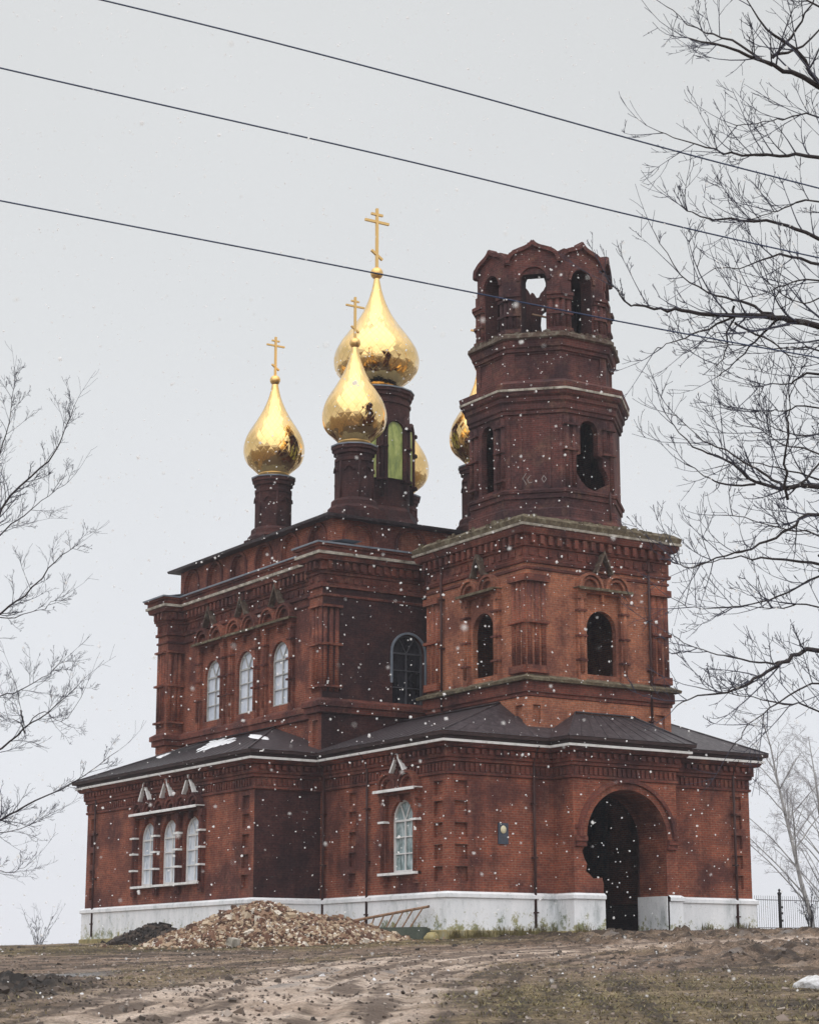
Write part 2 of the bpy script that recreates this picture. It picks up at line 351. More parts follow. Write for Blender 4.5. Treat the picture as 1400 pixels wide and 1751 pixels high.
    def dentils(s, poly, off, dep, z0, z1, wd, gap, mi=0, edges=None):
        n = len(poly)
        for i in range(n):
            if edges is not None and i not in edges: continue
            a, b = Vector(poly[i]), Vector(poly[(i + 1) % n]); d = b - a; L = d.length; d.normalize(); nn = Vector((d.y, -d.x))
            k = max(1, int((L + 2 * off) / (wd + gap))); st = (L) / k
            T = Matrix(((d.x, -nn.x, 0, a.x), (d.y, -nn.y, 0, a.y), (0, 0, 1, 0), (0, 0, 0, 1)))
            for j in range(k):
                c = (j + 0.5) * st; jit = random.uniform(-.01, .01)
                if random.random() < 0.03: continue
                s.box(c - wd / 2, c + wd / 2, -(off + dep), -(off - 0.02), z0 + jit, z1, T, mi)
    def build(s, name, mats, parent=None, loc=None, rot=None):
        """vertices given in world space unless loc is given (then they are local to that frame)"""
        me = bpy.data.meshes.new(name)
        v = np.array(s.v, dtype=np.float64)
        if loc is None and parent is not None:
            mw = world(parent).inverted(); A = np.array(mw); v = v @ A[:3, :3].T + A[:3, 3]
        me.from_pydata(v.tolist(), [], s.f)
        if not isinstance(mats, (list, tuple)): mats = [mats]
        for q in mats: me.materials.append(q if not isinstance(q, str) else M[q])
        me.polygons.foreach_set('material_index', s.mi); me.polygons.foreach_set('use_smooth', s.sm)
        if s.uv:
            ul = me.uv_layers.new(name='UVMap')
            for fi, uvs in s.uv.items():
                for li, q in zip(me.polygons[fi].loop_indices, uvs): ul.data[li].uv = q
        me.update()
        o = bpy.data.objects.new(name, me); COL.objects.link(o)
        if parent: o.parent = parent
        if loc is not None:
            o.location = loc
            if rot is not None: o.rotation_euler = (0, 0, rot)
        return o
def world(o):
    m = Matrix.Translation(o.location) @ o.rotation_euler.to_matrix().to_4x4()
    return world(o.parent) @ m if o.parent else m
def arch(cx, hw, z0, z1, n=12):
    """round-headed opening: half width hw, sill z0, crown z1"""
    zs = z1 - hw; p = [(cx - hw, z0), (cx + hw, z0)]
    for i in range(n + 1):
        a = math.pi * i / n; p.append((cx + hw * math.cos(a), zs + hw * math.sin(a)))
    return p
def rect(x0, x1, z0, z1): return [(x0, z0), (x1, z0), (x1, z1), (x0, z1)]
def edge_frame(p, q, z=0.0, mid=False):
    p, q = Vector(p), Vector(q); d = (q - p); a = math.atan2(d.y, d.x); o = (p + q) / 2 if mid else p
    return frame(o.x, o.y, z, a)

# ------------------------------------------------------------------ terrain
SB = [0, 22, 50, 60, 67, 73, 90, 112, 150, 400, 900, 6000]
HB = [-3.15, -2.15, -1.2, -0.85, -0.55, -0.12, -0.06, -0.12, -2.2, -7, -9, -9]
def st_of(x, y):
    dx, dy = x - CAM.x, y - CAM.y
    return dx * FWD.x + dy * FWD.y, dx * RGT.x + dy * RGT.y
def hgt(x, y):
    s, t = st_of(x, y)
    base = np.interp(s, SB, HB)
    t = np.clip(t, -60, 60)
    return base + np.where(t < 0, t * .025, t * .0155) * np.clip((np.asarray(s) - 10) / 40, 0, 1)
def gz(x, y): return float(hgt(x, y))
def ray_at(px, py, depth):
    """world point seen at photo pixel (px,py), depth metres ahead"""
    v = Vector(((px - 700) / F_PX, -(py - 875.5) / F_PX, -1.0)) * depth
    return CAM + cam.rotation_euler.to_matrix() @ v
def ground_at(px, s):
    p = CAM + FWD * s + RGT * ((px - 700) / F_PX * s * 0.975); return Vector((p.x, p.y, gz(p.x, p.y)))

# ------------------------------------------------------------------ the church
church = empty('church', (6.9, 11, 0))
tag(church, 'red brick church with golden onion domes and a roofless octagonal bell tower', 'church')

LOW = [(0, 0), (4.55, 0), (4.55, -1.15), (9.25, -1.15), (9.25, 0), (13.8, 0), (13.8, 8.7), (16.65, 8.7), (16.65, 24.0), (10.6, 24.0), (10.6, 27), (3.2, 27), (3.2, 24.0), (-2.85, 24.0), (-2.85, 8.7), (0, 8.7)]
NAVE = [(0, 8.7), (13.8, 8.7), (13.8, 9.7), (13.0, 9.7), (13.0, 22.4), (13.8, 22.4), (13.8, 23.4), (0, 23.4), (0, 22.4), (0.8, 22.4), (0.8, 9.7), (0, 9.7)]
ATT = [(0.75, 9.3), (13.05, 9.3), (13.05, 22.8), (0.75, 22.8)]
TX0, TX1, TY0, TY1 = 3.6, 10.25, 0.2, 6.8
TOW = [(TX0, TY0), (TX1, TY0), (TX1, TY1), (TX0, TY1)]
OC = Vector((7.0, 3.45))
def octa(ap):
    r = ap / math.cos(math.pi / 8)
    return [(OC.x + r * math.cos(R(-112.5 + 45 * k)), OC.y + r * math.sin(R(-112.5 + 45 * k))) for k in range(8)]
# edge 0 of octa: -y face, 1: +x-y, 2:+x, 3, 4:+y, 5:-x+y, 6:-x, 7:-x-y
mir = lambda x: 13.8 - x

# --- lower storey walls
def niches(u0, u1, zs, h, d=0.13): return [(rect(u0, u1, z, z + h), d, True) for z in zs]
NZ = (1.65, 2.4, 3.15, 3.9, 4.6)
lw = MB(); lwd = MB()
Z0, Z1 = 1.28, 6.35
for i, p in enumerate(LOW):
    q = LOW[(i + 1) % len(LOW)]; L = (Vector(q) - Vector(p)).length; T = edge_frame(p, q); holes = []; tgt = lw; mi = 0
    if i == 0: holes = niches(0.3, 0.85, NZ, 0.5)
    elif i == 4: holes = niches(L - 0.95, L - 0.4, NZ, 0.5)
    elif i == 2: # porch front with ragged-jambed arch; jambs reach down to the plinth
        c = 2.35; r = 1.82; pts = [(c - 1.08, Z0), (c + r, Z0)]
        for k in range(17):
            a = math.pi * k / 16; pts.append((c + r * math.cos(a), 3.25 + 1.72 * math.sin(a)))
        pts += [(c - 1.86, 2.95), (c - 1.98, 2.75), (c - 1.90, 2.5), (c - 1.78, 2.3), (c - 1.84, 2.05), (c - 1.66, 1.95), (c - 1.5, 1.78), (c - 1.12, 1.85), (c - 1.06, 1.6)]
        pts = [pts[0]] + [(c + r, Z0)] + pts[2:]
        holes = []
        o = [(0, Z0), (c - 1.08, Z0)] + [(c - 1.06, 1.6), (c - 1.12, 1.85), (c - 1.5, 1.78), (c - 1.66, 1.95), (c - 1.84, 2.05), (c - 1.78, 2.3), (c - 1.90, 2.5), (c - 1.98, 2.75), (c - 1.86, 2.95)]
        arcp = [(c + r * math.cos(math.pi * k / 16), 3.25 + 1.72 * math.sin(math.pi * k / 16)) for k in range(17)][::-1]
        o += arcp + [(c + r, Z0), (L, Z0), (L, Z1), (0, Z1)]
        lw.panel(0, 0, 0, 0, outline=o, T=T)
        inner = o[1:11] + arcp + [(c + r, Z0)]
        n_ = len(inner)
        lw.add([(a, 0, b) for a, b in inner] + [(a, 1.55, b) for a, b in inner], [(k, k + 1, n_ + k + 1, n_ + k) for k in range(n_ - 1)], T)
        # plinth-level jambs are whitewashed (built with plinth)
        continue
    elif i == 15 or (p == (0, 8.7)):
        pass
    if p == (0, 8.7):   # wing side wall, running back to (0,0): u from y=8.7 down to 0
        holes = [(arch(L - 2.92, 0.74, 2.06, 4.62), 0.28, False)] + niches(L - 0.85, L - 0.3, NZ, 0.5) + niches(2.1, 2.6, NZ, 0.5)
    if p == (-2.85, 24.0):
        holes = [(arch(24.0 - y, 0.72, 2.06, 4.62), 0.28, False) for y in (17.9, 15.87, 13.84)] + niches(L - 0.95, L - 0.4, NZ, 0.5) + niches(0.4, 0.95, NZ, 0.5)
    if p == (-2.85, 8.7): mi = 1  # transept west face: shade put into the brick colour
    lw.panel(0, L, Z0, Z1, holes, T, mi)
lower_wall = lw.build('lower_wall', ['brick', 'brick_shade'], church)
# --- interior floor and the dark inner wall of the porch
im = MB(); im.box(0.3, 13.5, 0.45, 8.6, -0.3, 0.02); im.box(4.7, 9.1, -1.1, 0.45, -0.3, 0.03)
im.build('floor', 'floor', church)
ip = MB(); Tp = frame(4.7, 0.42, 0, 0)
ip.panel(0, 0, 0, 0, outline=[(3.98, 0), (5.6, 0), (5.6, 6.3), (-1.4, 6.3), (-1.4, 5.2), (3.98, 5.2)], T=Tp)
# --- plinth with projecting cap, broken at the doorway
def plin(poly_ranges):
    pass
pm = MB()
def strip(mb, pts, prof, mi=0):
    """open run of wall mouldings: pts plan points, prof (offset,z)"""
    n = len(pts); nr = []
    for i in range(n - 1):
        d = (Vector(pts[i + 1]) - Vector(pts[i])).normalized(); nr.append(Vector((d.y, -d.x)))
    vs = []
    for off, z in prof:
        for i in range(n):
            if i == 0: m = nr[0]
            elif i == n - 1: m = nr[-1]
            else: m = (nr[i - 1] + nr[i]) / max(1 + nr[i - 1].dot(nr[i]), .2)
            p = Vector(pts[i]) + m * off; vs.append((p.x, p.y, z))
    fs = [(r * n + k, r * n + k + 1, (r + 1) * n + k + 1, (r + 1) * n + k) for r in range(len(prof) - 1) for k in range(n - 1)]
    mb.add(vs, fs, I4, mi)
run = [(8.72, -0.0), (8.72, -1.15), (9.25, -1.15), (9.25, 0), (13.8, 0), (13.8, 8.7), (16.65, 8.7), (16.65, 24.0), (10.6, 24.0), (10.6, 27), (3.2, 27), (3.2, 24.0), (-2.85, 24.0), (-2.85, 8.7), (0, 8.7), (0, 0), (4.55, 0), (4.55, -1.15), (5.82, -1.15), (5.82, 0)]
PP = [(0.10, 0.0), (0.10, 1.06), (0.17, 1.10), (0.17, 1.22), (0.05, 1.30), (-0.03, 1.305)]
strip(pm, run[1:-1], PP)
pm.box(5.3, 5.925, -1.04, 0.42, 0, 1.27); pm.box(8.615, 9.15, -1.04, 0.42, 0, 1.27)
pm.box(8.605, 8.64, -1.25, -1.0, 0, 1.26)
plinth = pm.build('plinth', 'plinth', church)
fm = MB(); strip(fm, run[1:-1], [(-.08, -.4), (-.08, 1.29)]); fm.build('inner_dark_lining', 'brick_shade', church)  # added dark lining behind the plinth, keeps the doorway's inside dark
fm = MB(); strip(fm, run[1:-1], [(0.16, -1.2), (0.16, -0.02), (0.05, 0.02)]); fm.build('footing', 'stone', church)
ip.build('porch_inner_wall', 'brick_shade', church)
# --- portal archivolt
am = MB(); Ta = frame(4.55 + 2.35, -1.15, 3.25, 0)
n_ = 20
def oval(mb, r0x, r0z, r1x, r1z, y0, y1, T, mi=0, a0=0, a1=math.pi, n=20):
    vs = []; fs = []
    for i in range(n + 1):
        a = a0 + (a1 - a0) * i / n; c, d = math.cos(a), math.sin(a)
        vs += [(r0x * c, y0, r0z * d), (r1x * c, y0, r1z * d), (r1x * c, y1, r1z * d), (r0x * c, y1, r0z * d)]
    for i in range(n):
        b = 4 * i; fs += [(b, b + 1, b + 5, b + 4), (b + 1, b + 2, b + 6, b + 5), (b + 3, b, b + 4, b + 7), (b + 2, b + 3, b + 7, b + 6)]
    mb.add(vs, fs + [(0, 3, 2, 1), (4 * n, 4 * n + 1, 4 * n + 2, 4 * n + 3)], T, mi)
oval(am, 1.83, 1.73, 2.05, 1.95, -0.09, 0.05, Ta); oval(am, 2.06, 1.96, 2.2, 2.1, -0.20, 0.05, Ta, 1)
for sgn in (-1, 1):
    am.box(min(sgn * 1.84, sgn * 2.33), max(sgn * 1.84, sgn * 2.33), -0.16, 0.03, -0.16, 0.03, Ta, 1)
    am.box(min(sgn * 1.84, sgn * 2.28), max(sgn * 1.84, sgn * 2.28), -0.10, 0.03, -0.34, -0.163, Ta, 1)
    am.box(min(sgn * 1.95, sgn * 2.3), max(sgn * 1.95, sgn * 2.3), -0.06, 0.03, 0.3, 0.42, Ta, 1)
am.build('portal_arch', ['brick', 'brick_trim'], church)
# --- lower cornice: brick mouldings, dentils, white metal lip, eave board
cm = MB()
cm.sweep(LOW, [(0.0, 5.28), (0.07, 5.32), (0.07, 5.40), (0.02, 5.42), (0.02, 5.74), (0.10, 5.76), (0.10, 5.86), (0.16, 5.9), (0.16, 6.0), (0.16, 6.22), (0.30, 6.24), (0.38, 6.34), (0.38, 6.38)])
cm.dentils(LOW, 0.02, 0.07, 5.44, 5.70, 0.11, 0.10)
cm.dentils(LOW, 0.16, 0.12, 6.03, 6.20, 0.15, 0.17)
cm.build('lower_cornice', 'brick_trim', church)
lm = MB(); lm.sweep(LOW, [(0.30, 6.383), (0.46, 6.385), (0.47, 6.47), (0.3, 6.475)]); lm.build('cornice_lip', 'white', church)
em = MB(); em.sweep(LOW, [(0.3, 6.478), (0.40, 6.48), (0.42, 6.58), (0.56, 6.60), (0.58, 6.71), (0.4, 6.72)]); em.build('eave_board', 'roof_edge', church)

# --- lower roofs (sheet metal with standing seams)
rm = MB()
EZ = 6.725
def quad(mb, a, b, c, d, mi=0): mb.add([a, b, c, d], [(0, 1, 2, 3)], I4, mi)
def tri(mb, a, b, c, mi=0): mb.add([a, b, c], [(0, 1, 2)], I4, mi)
PK = 8.2
for f in ((lambda x, y, z: (x, y, z)), (lambda x, y, z: (13.8 - x, y, z))):
    sl = (PK - EZ) / (3.6 + .58)
    # wing south slope and west hip
    quad(rm, f(-.58, -.58, EZ), f(3.65, 1.9, PK + .02), f(3.65, 8.8, PK + .02), f(-.58, 8.8, EZ))
    quad(rm, f(-.58, -.58, EZ), f(6.9, -.58, EZ), f(6.9, 1.9, PK + .02), f(3.65, 1.9, PK + .02))
    # transept: long slope, west hip, east hip
    zt = 8.34
    quad(rm, f(-3.43, 8.12, EZ), f(0.85, 13.9, zt), f(0.85, 20.6, zt), f(-3.43, 24.58, EZ))
    tri(rm, f(-3.43, 8.12, EZ), f(0.85, 8.12, EZ), f(0.85, 13.9, zt))
    tri(rm, f(-3.43, 24.58, EZ), f(0.85, 20.6, zt), f(0.85, 24.58, EZ))
quad(rm, (2.7, 23.4, 8), (2.7, 27.5, EZ), (11.1, 27.5, EZ), (11.1, 23.4, 8))
# porch hip
quad(rm, (3.97, -1.73, EZ), (9.83, -1.73, EZ), (8.5, 0.25, 7.82), (5.75, 0.25, 7.82))
tri(rm, (3.97, -1.73, EZ), (5.75, 0.25, 7.82), (3.97, 0.25, EZ)); tri(rm, (9.83, -1.73, EZ), (9.83, 0.25, EZ), (8.5, 0.25, 7.82))
# seams on the hips
def seams(a, b, c, d, step, r=.009):
    """lines from edge a-b up to edge d-c"""
    a, b, c, d = map(Vector, (a, b, c, d)); n = int((b - a).length / step)
    for i in range(1, n):
        t = i / n; p, q = a.lerp(b, t), d.lerp(c, t); rm.tube([p + Vector((0, 0, .01)), q + Vector((0, 0, .01))], [r, r], 4)
seams((3.97, -1.73, EZ), (9.83, -1.73, EZ), (8.5, 0.25, 7.82), (5.75, 0.25, 7.82), .55)
seams((-.58, 8.8, EZ), (-.58, -.58, EZ), (3.65, 1.9, PK), (3.65, 8.8, PK), .6)
seams((-.58, -.58, EZ), (4.0, -.58, EZ), (4.0, 1.9, PK), (3.65, 1.9, PK), .6)
seams((-3.43, 24.58, EZ), (-3.43, 8.12, EZ), (.85, 13.9, 8.34), (.85, 20.6, 8.34), .6)
lroof = rm.build('lower_roof', 'roof', church)
hm = MB()
for a, b in (((-.58, -.58, EZ), (3.6, 1.9, PK)), ((-3.43, 8.12, EZ), (.8, 13.9, 8.34)), ((3.97, -1.73, EZ), (5.75, .22, 7.82)), ((9.83, -1.73, EZ), (8.5, .22, 7.82)), ((14.38, -.58, EZ), (10.2, 1.9, PK)), ((5.75, .16, 7.83), (8.5, .16, 7.83)), ((-3.43, 24.58, EZ), (.8, 20.6, 8.34)),
             ((.7, 13.9, 8.36), (.7, 20.6, 8.36)), ((3.55, 1.9, 8.22), (3.55, 8.6, 8.22))):
    hm.tube([Vector(a) + Vector((0, 0, .02)), Vector(b) + Vector((0, 0, .02))], [.035, .035], 5)
hm.build('ridge_flashing', 'roof', church)

# --- upper nave walls
nm = MB(); Zn0, Zn1 = 6.6, 14.4
UPW = (19.55, 16.55, 13.55)
for i, p in enumerate(NAVE):
    q = NAVE[(i + 1) % len(NAVE)]; L = (Vector(q) - Vector(p)).length; T = edge_frame(p, q); holes = []; mi = 0
    if i == 0: mi = 1; holes = [(arch(3.95, 0.74, 8.86, 11.72), 0.3, False)]  # nave front beside the tower: shade painted as darker brick
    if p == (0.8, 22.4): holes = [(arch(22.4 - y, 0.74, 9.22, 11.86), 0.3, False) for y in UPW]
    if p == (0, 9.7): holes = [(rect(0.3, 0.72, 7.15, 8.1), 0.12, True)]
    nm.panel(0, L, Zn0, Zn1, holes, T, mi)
nm.build('nave_wall', ['brick', 'brick_shade'], church)
nc = MB()
nc.sweep(NAVE, [(0.0, 8.35), (0.14, 8.38), (0.14, 8.60), (0.22, 8.62), (0.22, 8.82), (0.02, 8.95)])
nc.sweep(NAVE, [(0.0, 12.92), (0.06, 12.95), (0.06, 13.03), (0.0, 13.06), (0.0, 13.28), (0.10, 13.3), (0.10, 13.42), (0.04, 13.45), (0.04, 13.8), (0.10, 13.82), (0.10, 13.92), (0.16, 13.95), (0.16, 14.3), (0.34, 14.34), (0.38, 14.48), (0.38, 14.52)])
nc.dentils(NAVE, 0.16, 0.14, 14.0, 14.3, 0.17, 0.2)
nc.dentils(NAVE, 0.04, 0.05, 13.52, 13.72, 0.22, 0.2)
nc.sweep(NAVE, [(0.3, 14.64), (0.40, 14.66), (0.40, 14.82), (0.5, 14.84), (0.52, 14.92)])
nc.build('nave_cornice', 'brick_trim', church)
nl = MB(); nl.sweep(NAVE, [(0.30, 14.523), (0.46, 14.525), (0.47, 14.635), (0.3, 14.638)]); nl.build('cornice_lip', 'oldwhite', church)
nl = MB(); nl.sweep(NAVE, [(0.45, 14.923), (0.56, 14.925), (0.57, 14.99), (0.2, 15.05), (-1.0, 15.3)]); nl.build('gutter_flashing', 'flashing', church)

# --- attic with blind arches
at = MB()
for i, p in enumerate(ATT):
    q = ATT[(i + 1) % 4]; L = (Vector(q) - Vector(p)).length; T = edge_frame(p, q)
    n = 6 if L > 12.9 else 5; holes = []
    for k in range(n):
        c = L * (k + .5) / n; holes.append((arch(c, 0.62, 15.22, 16.12, 8), 0.14, True))
    at.panel(0, L, 14.9, 16.32, holes, T)
    for k in range(n):
        c = L * (k + .5) / n; at.arc(0.64, 0.76, 0, math.pi, -0.07, 0.05, T, 1, 10, c, 15.5)
        for s_ in (-1, 1): at.box(c + s_ * .70 - .06, c + s_ * .70 + .06, -0.07, 0.02, 15.1, 15.497, T, 1)
at.build('attic_wall', ['brick', 'brick_trim'], church)
rf = MB(); ez = 16.33; AP = (6.9, 16.05, 18.5)
E4 = [(0.3, 8.85, ez), (13.5, 8.85, ez), (13.5, 23.25, ez), (0.3, 23.25, ez)]
R4 = [(4.2, 13.3, 17.25), (9.6, 13.3, 17.25), (9.6, 18.8, 17.25), (4.2, 18.8, 17.25)]
for k in range(4):
    quad(rf, E4[k], E4[(k + 1) % 4], R4[(k + 1) % 4], R4[k])
    a, b, c, d = map(Vector, (E4[k], E4[(k + 1) % 4], R4[(k + 1) % 4], R4[k]))
    for i in range(0, 25):
        t = i / 24; p, q = a.lerp(b, t), d.lerp(c, t); rf.tube([p + Vector((0, 0, .01)), q + Vector((0, 0, .01))], [.014, .014], 4)
rf.add(R4, [(0, 1, 2, 3)])
rf.sweep([(0.3, 8.85), (13.5, 8.85), (13.5, 23.25), (0.3, 23.25)], [(-0.5, 16.24), (0.0, 16.24), (0.03, 16.34)])
rf.build('upper_roof', 'roof', church)

# --- lower cube of the bell tower
tm = MB(); Tz0, Tz1 = 6.4, 14.2
for i, p in enumerate(TOW):
    q = TOW[(i + 1) % 4]; L = (Vector(q) - Vector(p)).length; T = edge_frame(p, q); holes = []
    c = L / 2 + (0.1 if i == 0 else 0)
    if i in (0, 3): holes = [(arch(c, 0.68, 9.29, 11.7), 0.22, False), (rect(0.25, 0.6, 7.3, 8.0), .12, True), (rect(L - 0.75, L - 0.3, 7.3, 8.0), .12, True)]
    if i == 3: holes = [(arch(L - 2.75, 0.68, 9.29, 11.7), 0.22, False), (rect(L - 0.75, L - 0.3, 7.3, 8.0), .12, True)]
    tm.panel(0, L, Tz0, Tz1, holes, T)
tm.build('tower_wall', 'brick_tower', church)
tw = MB()
tw.sweep(TOW, [(0.0, 8.28), (0.05, 8.32), (0.05, 8.42), (0.12, 8.46), (0.12, 8.84)])
tw.build('tower_string_course', 'brick_trim', church); tw = MB()
tw.sweep(TOW, [(0.0, 12.95), (0.05, 12.98), (0.05, 13.06), (0.0, 13.1), (0.0, 13.2), (0.09, 13.22), (0.12, 13.34), (0.05, 13.38), (0.05, 13.8), (0.12, 13.82), (0.12, 14.2), (0.30, 14.26), (0.36, 14.42), (0.36, 14.5)])
tw.dentils(TOW, 0.12, 0.16, 13.9, 14.22, 0.17, 0.22)
tw.dentils(TOW, 0.05, 0.05, 13.48, 13.72, 0.24, 0.2)
# clustered corner shafts
def shafts(mb, poly, z0, z1, us, r, edges, rings=(), off=0.0):
    n = len(poly)
    for i in edges:
        p, q = poly[i], poly[(i + 1) % n]; L = (Vector(q) - Vector(p)).length; T = edge_frame(p, q)
        for side in (0, 1):
            mb = MB()
            for u in us:
                x = u if side == 0 else L - u
                mb.cyl(x, -off + r * .2, z0, z1, r, 8, T)
            x0, x1 = (us[0] - r - .04, us[-1] + r + .06) if side == 0 else (L - us[-1] - r - .06, L - us[0] + r + .04)
            for z in rings: mb.box(x0, x1, -off - r - .07, 0.01, z, z + .11, T)
            mb.box(x0, x1, -off - r - .05, 0.012, z0 - .25, z0 + .03, T); mb.box(x0 - .01, x1 + .05, -off - r - .06, 0.013, z1 - .03, z1 + .22, T)
            mb.build('corner_shafts', 'brick', church)
shafts(None, TOW, 9.4, 12.55, (0.14, 0.46, 0.76), 0.11, (0, 3), (10.97,))
tw.build('tower_cornice', 'brick_trim', church)
ts = MB(); ts.sweep(TOW, [(0.12, 8.843), (0.30, 8.85), (0.32, 8.95), (0.02, 9.1)]); ts.build('mossy_string_course', 'moss', church)
ts = MB(); ts.sweep(TOW, [(0.2, 14.503), (0.42, 14.505), (0.44, 14.59), (0.3, 14.6)]); ts.build('cornice_lip', 'oldwhite', church)
ts = MB()
ts.sweep(TOW, [(0.3, 14.603), (0.40, 14.61), (0.44, 14.78), (0.2, 14.95), (-0.6, 15.1), (-1.2, 15.12)])
for k in range(260):
    e = random.randrange(4); p, q = Vector(TOW[e]), Vector(TOW[(e + 1) % 4]); t = random.random(); c = p.lerp(q, t); d = (q - p).normalized(); nn = Vector((d.y, -d.x)); c += nn * random.uniform(-.5, .36)
    s_ = random.uniform(.04, .12); ts.box(c.x - s_, c.x + s_, c.y - s_, c.y + s_, 14.75, 14.85 + random.uniform(.02, .16))
ts.build('mossy_tower_ledge', 'moss', church)

# --- octagonal tiers
O1 = octa(2.78); O2 = octa(2.55)
def oct_sweep(mb, poly, prof, mi=0): mb.sweep(poly, prof, mi)
om = MB()
for i in range(8):
    p, q = O1[i], O1[(i + 1) % 8]; L = (Vector(q) - Vector(p)).length; T = edge_frame(p, q, 0, True); holes = []
    if i in (6, 4, 2): holes = [(arch(0, 0.40, 16.5, 19.15), 0.25, i != 6)]
    if i == 0:  # broken away at the foot
        holes = [([(-.42, 16.75), (-.1, 16.5), (.3, 16.42), (.62, 16.62), (.95, 16.78), (.92, 17.0), (.78, 17.25), (.66, 17.4), (.64, 17.75), (.42, 17.85), (.42, 18.75)] +
                   [(.42 * math.cos(a), 18.75 + .42 * math.sin(a)) for a in (.5, 1.0, 1.57, 2.1, 2.6)] + [(-.42, 18.75), (-.42, 17.8), (-.62, 17.72), (-.74, 17.5), (-.66, 17.3), (-.78, 17.15), (-.6, 17.0)], 0.3, False)]
    om.panel(-L / 2, L / 2, 14.9, 20.3, holes, T)
om.sweep(O1, [(0.0, 14.9), (0.18, 14.92), (0.18, 15.15), (0.10, 15.25), (0.10, 15.6), (0.02, 15.65)])
om.sweep(O1, [(0.0, 16.0), (0.06, 16.02), (0.06, 16.2), (0.12, 16.22), (0.14, 16.32), (0.0, 16.4)])
om.sweep(O1, [(0.0, 19.3), (0.08, 19.33), (0.08, 19.45), (0.14, 19.5), (0.14, 19.72), (0.22, 19.8), (0.22, 19.95), (0.32, 20.02), (0.36, 20.12), (0.36, 20.16)])
for i in (0, 6, 1, 2, 5):   # paired shafts at the angles of the windowed faces
    p, q = O1[i], O1[(i + 1) % 8]; L = (Vector(q) - Vector(p)).length; T = edge_frame(p, q, 0, True)
    if i in (0, 6):
        for s_ in (-1, 1):
            for u in (1.06, 0.74):
                if i == 0 and s_ == 1 and u < 1: om.cyl(s_ * u, 0.0, 17.9, 19.2, 0.10, 8, T); continue
                om.cyl(s_ * u, 0.0, 16.5, 19.2, 0.10, 8, T)
            for z in (16.72, 17.85, 18.85):
                if i == 0 and z < 17: continue
                om.box(s_ * .92 - .33, s_ * .92 + .24 if s_ > 0 else -.60, -0.16, 0.02, z, z + .09, T) if s_ < 0 else om.box(.60, 1.2, -0.16, 0.02, z, z + .09, T)
for i in (7,):
    p, q = O1[i], O1[(i + 1) % 8]; T = edge_frame(p, q, 0, True)
    for u in (-1.0, -.55, .55, 1.0): om.box(u - .06, u + .06, -.05, .02, 16.42, 19.28, T)
om.build('octagon_wall', 'brick_old', church)
ol = MB(); ol.sweep(O1, [(0.2, 20.163), (0.40, 20.165), (0.41, 20.25), (0.3, 20.255)]); ol.build('cornice_lip', 'oldwhite', church)
o2 = MB()
o2.sweep(O1, [(0.3, 20.258), (0.38, 20.26), (0.42, 20.46), (0.2, 20.55), (-0.1, 20.72), (-0.4, 20.74)])
for i in range(8):
    p, q = O2[i], O2[(i + 1) % 8]; L = (Vector(q) - Vector(p)).length; T = edge_frame(p, q, 0, True)
    o2.panel(-L / 2, L / 2, 20.5, 22.5, [(rect(-L / 2 + .28, L / 2 - .28, 20.95, 21.8), .05, True)], T)
o2.sweep(O2, [(0.0, 21.85), (0.08, 21.88), (0.08, 22.0), (0.16, 22.05), (0.18, 22.3), (0.26, 22.34)])
o2.build('octagon_neck', 'brick_old', church)
ol = MB(); ol.sweep(O2, [(0.26, 22.343), (0.32, 22.38), (0.30, 22.52), (0.1, 22.64), (-0.5, 22.66)])
for k in range(200):
    e = random.randrange(8); p, q = Vector(O2[e]), Vector(O2[(e + 1) % 8]); t = random.random(); c = p.lerp(q, t); d = (q - p).normalized(); c += Vector((d.y, -d.x)) * random.uniform(-.1, .25)
    s_ = random.uniform(.03, .08); ol.box(c.x - s_, c.x + s_, c.y - s_, c.y + s_, 22.4, 22.58 + random.uniform(.0, .12))
ol.build('gallery_ledge', 'ledge', church)
